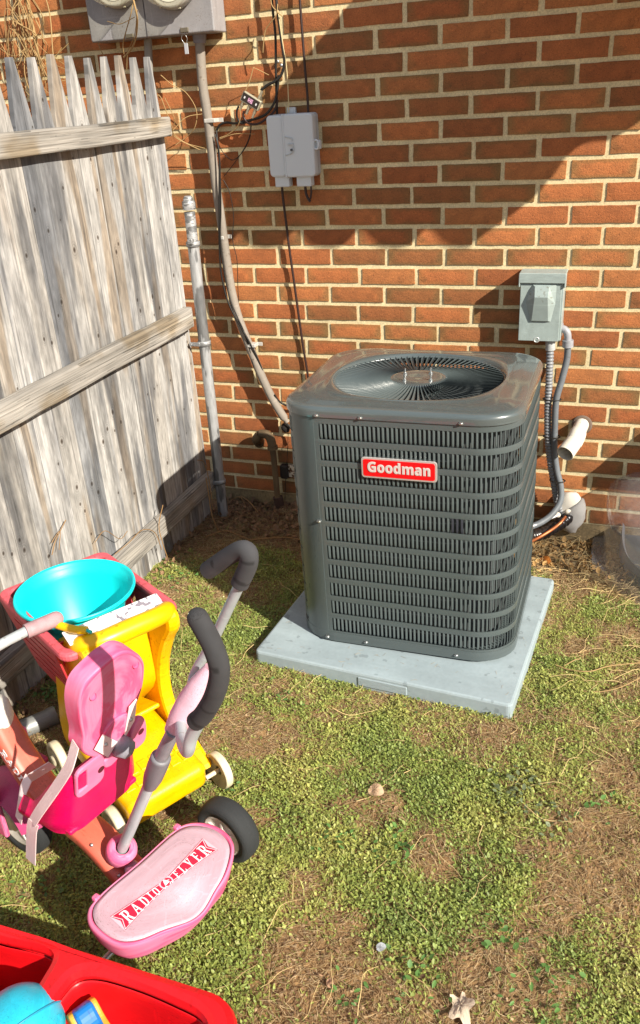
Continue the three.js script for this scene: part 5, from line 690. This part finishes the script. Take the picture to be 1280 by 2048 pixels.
// single dead leaves
function deadLeaf(px, size, turn, hex, label, lobes = 0) {
  const n = 26, o = []; for (let i = 0; i < n; i++) { const t = i / n * 2 * Math.PI, r = (0.5 + 0.5 * Math.abs(Math.cos(t / 2))) * (1 + lobes * Math.sin(t * 5)); o.push([Math.sin(t) * 0.42 * r, Math.cos(t) * 0.6 * r]); }
  const g = grid(n, 4, (u, v) => { const p = o[Math.round(u * n) % n], k = 1 - v * 0.999, x = p[0] * k, z = p[1] * k; return [x * size, size * (0.22 * x * x + 0.1 * Math.sin(z * 5 + x * 3) + 0.07 * hash(Math.round(u * n) % n, Math.round(v * 4), 5)), z * size]; }, true);
  const m = single('dead_leaf', g, new THREE.MeshStandardMaterial({ color: hex, roughness: 0.85, side: THREE.DoubleSide, bumpMap: woodBump, bumpScale: 0.001 }), label, 'leaf'); m.position.set(px[0], gy(px[0], px[2]) + 0.014, px[2]); m.rotation.set(0.15, turn, 0.1);
}
{ const L = [[.383,-.02,1.495],[.693,-.02,1.975],[.652,-.02,.234],[.514,-.02,1.902],[.441,-.02,1.999],[.939,-.02,1.767]];
  deadLeaf(L[0], 0.045, 1.2, 0xb79a7c, 'pale tan dead leaf on the clover in front of the pad'); deadLeaf(L[1], 0.06, 0.3, 0xc4b39c, 'pale curled oak leaf near the bottom edge of the grass', 0.28); deadLeaf(L[2], 0.055, 0.9, 0xc9792b, 'orange dead leaf by the wall under the copper pipe'); deadLeaf(L[3], 0.022, 2.0, 0x9aa0a4, 'tiny grey leaf scrap on the soil at the lower middle'); deadLeaf(L[4], 0.022, 0.4, 0xa8866a, 'small brown leaf scrap on bare soil near the wagon'); }
// dead vines
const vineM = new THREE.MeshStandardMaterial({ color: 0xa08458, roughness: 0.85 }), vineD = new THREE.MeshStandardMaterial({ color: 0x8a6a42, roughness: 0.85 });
function vine(label, m, strands) { single('dead_vine', mergeGeometries(strands.map((s) => clean(tube(s.slice(0, -1), s[s.length - 1], 5, 24)))), m, label, 'vine', null); }
{
  const S = []; const base = [[-1.196,1.914,.05],[-1.213,1.81,.05],[-1.221,1.725,.05],[-1.24,1.654,.06],[-1.274,1.599,.05],[-1.179,1.776,.07],[-1.198,1.668,.05]];
  for (let i = 0; i < 24; i++) { const x = -1.27 + gauss() * 0.035 + 0.0, y1 = 1.92 + rr(-0.05, 0.1), y0 = rr(1.45, 1.75), a = rr(-0.06, 0.06); S.push([[x, y1, rr(0.02, 0.07)], [x + a + rr(-0.03, 0.03), lerp(y1, y0, 0.35), rr(0.02, 0.09)], [x + rr(-0.06, 0.06), lerp(y1, y0, 0.7), rr(0.02, 0.08)], [x + a * 1.5 + rr(-0.05, 0.05), y0, rr(0.02, 0.06)], rr(0.0009, 0.0022)]); }
  S.push([[-1.27, 1.95, 0.04], [-1.25, 1.75, 0.05], [-1.26, 1.6, 0.05], [-1.24, 1.45, 0.04], 0.006]);
  for (let i = 0; i < 10; i++) { const s = rnd() < 0.5 ? -1 : 1; S.push([[-1.27, rr(1.6, 1.9), 0.05], [-1.27 + s * 0.06, rr(1.6, 1.9), 0.08], [-1.27 + s * rr(0.1, 0.16), rr(1.5, 1.75), 0.05], 0.0013]); }
  vine('tangle of dry golden vine hanging on the bricks above the fence left end', vineM, S);
  vine('dry vine hanging across the left electric meter', vineM, [[[-.724,1.846,.24],[-.717,1.798,.24],[-.727,1.765,.22],[-.782,1.722,.15],[-.825,1.689,.12],[-.868,1.67,.1]].concat([0.003]), [[-.718,1.819,.24],[-.737,1.779,.24],[-.784,1.742,.2],[-.841,1.705,.14],[-.854,1.679,.12]].concat([0.0018]), [[-.716,1.792,.23],[-.779,1.729,.16],[-.85,1.683,.1],[-.876,1.632,.08]].concat([0.0014]), [[-.888,1.777,.14],[-.805,1.761,.2],[-.729,1.773,.23]].concat([0.0013]), [[-1.007,1.737,.03],[-.987,1.701,.05],[-.972,1.672,.05]].concat([0.0014])]);
  vine('dry vine tendrils curling off the fence end beside the painted cable', vineM, [[[-.755,1.534,.16],[-.723,1.547,.15],[-.712,1.508,.14],[-.704,1.444,.12],[-.717,1.41,.08],[-.643,1.365,.05]].concat([0.0016]), [[-.734,1.608,.1],[-.705,1.576,.08],[-.667,1.55,.06],[-.639,1.493,.05],[-.653,1.438,.05],[-.698,1.407,.04],[-.737,1.385,.05]].concat([0.0014]), [[-.713,1.538,.13],[-.701,1.467,.1],[-.722,1.432,.09],[-.694,1.392,.06],[-.625,1.369,.045]].concat([0.0013]), [[-.716,1.432,.1],[-.668,1.472,.08],[-.613,1.48,.06]].concat([0.0015]), [[-.761,1.465,.17],[-.704,1.478,.18],[-.697,1.439,.17]].concat([0.0012]), [[-.727,1.375,.15],[-.751,1.327,.15],[-.768,1.312,.16]].concat([0.0011])]);
  vine('golden dry stem twisting over the black cables above the junction box', vineM, [[[-.325,1.817,.06],[-.323,1.783,.06],[-.304,1.761,.06],[-.292,1.748,.05]].concat([0.0017]), [[-.302,1.784,.06],[-.308,1.754,.065],[-.335,1.731,.06],[-.354,1.713,.055],[-.367,1.674,.05],[-.373,1.652,.045]].concat([0.0017]), [[-.401,1.61,.07],[-.417,1.574,.07],[-.437,1.542,.07]].concat([0.0016]), [[-.401,1.61,.07],[-.384,1.599,.05],[-.36,1.585,.04]].concat([0.0012]), [[-.462,1.498,.075],[-.465,1.462,.07],[-.486,1.432,.06],[-.53,1.409,.05],[-.56,1.401,.05]].concat([0.0016]), [[-.56,1.397,.05],[-.5,1.411,.05],[-.433,1.407,.03]].concat([0.0012])]);
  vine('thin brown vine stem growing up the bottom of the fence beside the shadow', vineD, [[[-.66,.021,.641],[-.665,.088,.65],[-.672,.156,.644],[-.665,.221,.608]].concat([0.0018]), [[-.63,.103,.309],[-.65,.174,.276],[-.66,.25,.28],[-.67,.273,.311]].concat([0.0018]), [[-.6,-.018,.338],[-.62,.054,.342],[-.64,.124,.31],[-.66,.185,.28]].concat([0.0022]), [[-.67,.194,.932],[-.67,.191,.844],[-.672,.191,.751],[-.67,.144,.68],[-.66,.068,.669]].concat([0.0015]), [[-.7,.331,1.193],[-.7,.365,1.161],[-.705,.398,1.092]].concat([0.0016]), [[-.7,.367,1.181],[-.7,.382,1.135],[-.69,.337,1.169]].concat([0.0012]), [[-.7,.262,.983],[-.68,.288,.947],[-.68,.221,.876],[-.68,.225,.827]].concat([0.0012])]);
  vine('long pale dry runner lying on the grass right of the pad', vineM, [[[.755,-.02,.874],[.798,-.02,.887],[.853,-.015,.886],[.907,-.02,.838],[1.002,-.02,.795]].concat([0.0017]), [[.78,-.02,.873],[.808,-.01,.849],[.822,-.01,.84]].concat([0.0016]), [[.812,-.02,.974],[.873,-.02,.971],[.937,-.015,.939],[1.003,-.02,.856]].concat([0.0014])]);
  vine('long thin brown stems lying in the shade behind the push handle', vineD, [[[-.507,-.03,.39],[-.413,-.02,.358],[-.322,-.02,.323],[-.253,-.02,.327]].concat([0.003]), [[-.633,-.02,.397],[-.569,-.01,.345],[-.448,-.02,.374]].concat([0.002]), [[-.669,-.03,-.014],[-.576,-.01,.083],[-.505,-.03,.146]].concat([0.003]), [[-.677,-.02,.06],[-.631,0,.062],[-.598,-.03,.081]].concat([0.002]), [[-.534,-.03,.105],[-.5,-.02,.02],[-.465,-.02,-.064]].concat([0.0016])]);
}

// ---------------------------------------------------------------- render
const renderer = new THREE.WebGLRenderer({ antialias: true });
renderer.toneMapping = THREE.LinearToneMapping;
renderer.toneMappingExposure = EXPOSURE;
renderer.shadowMap.enabled = true;
renderer.render(scene, camera);
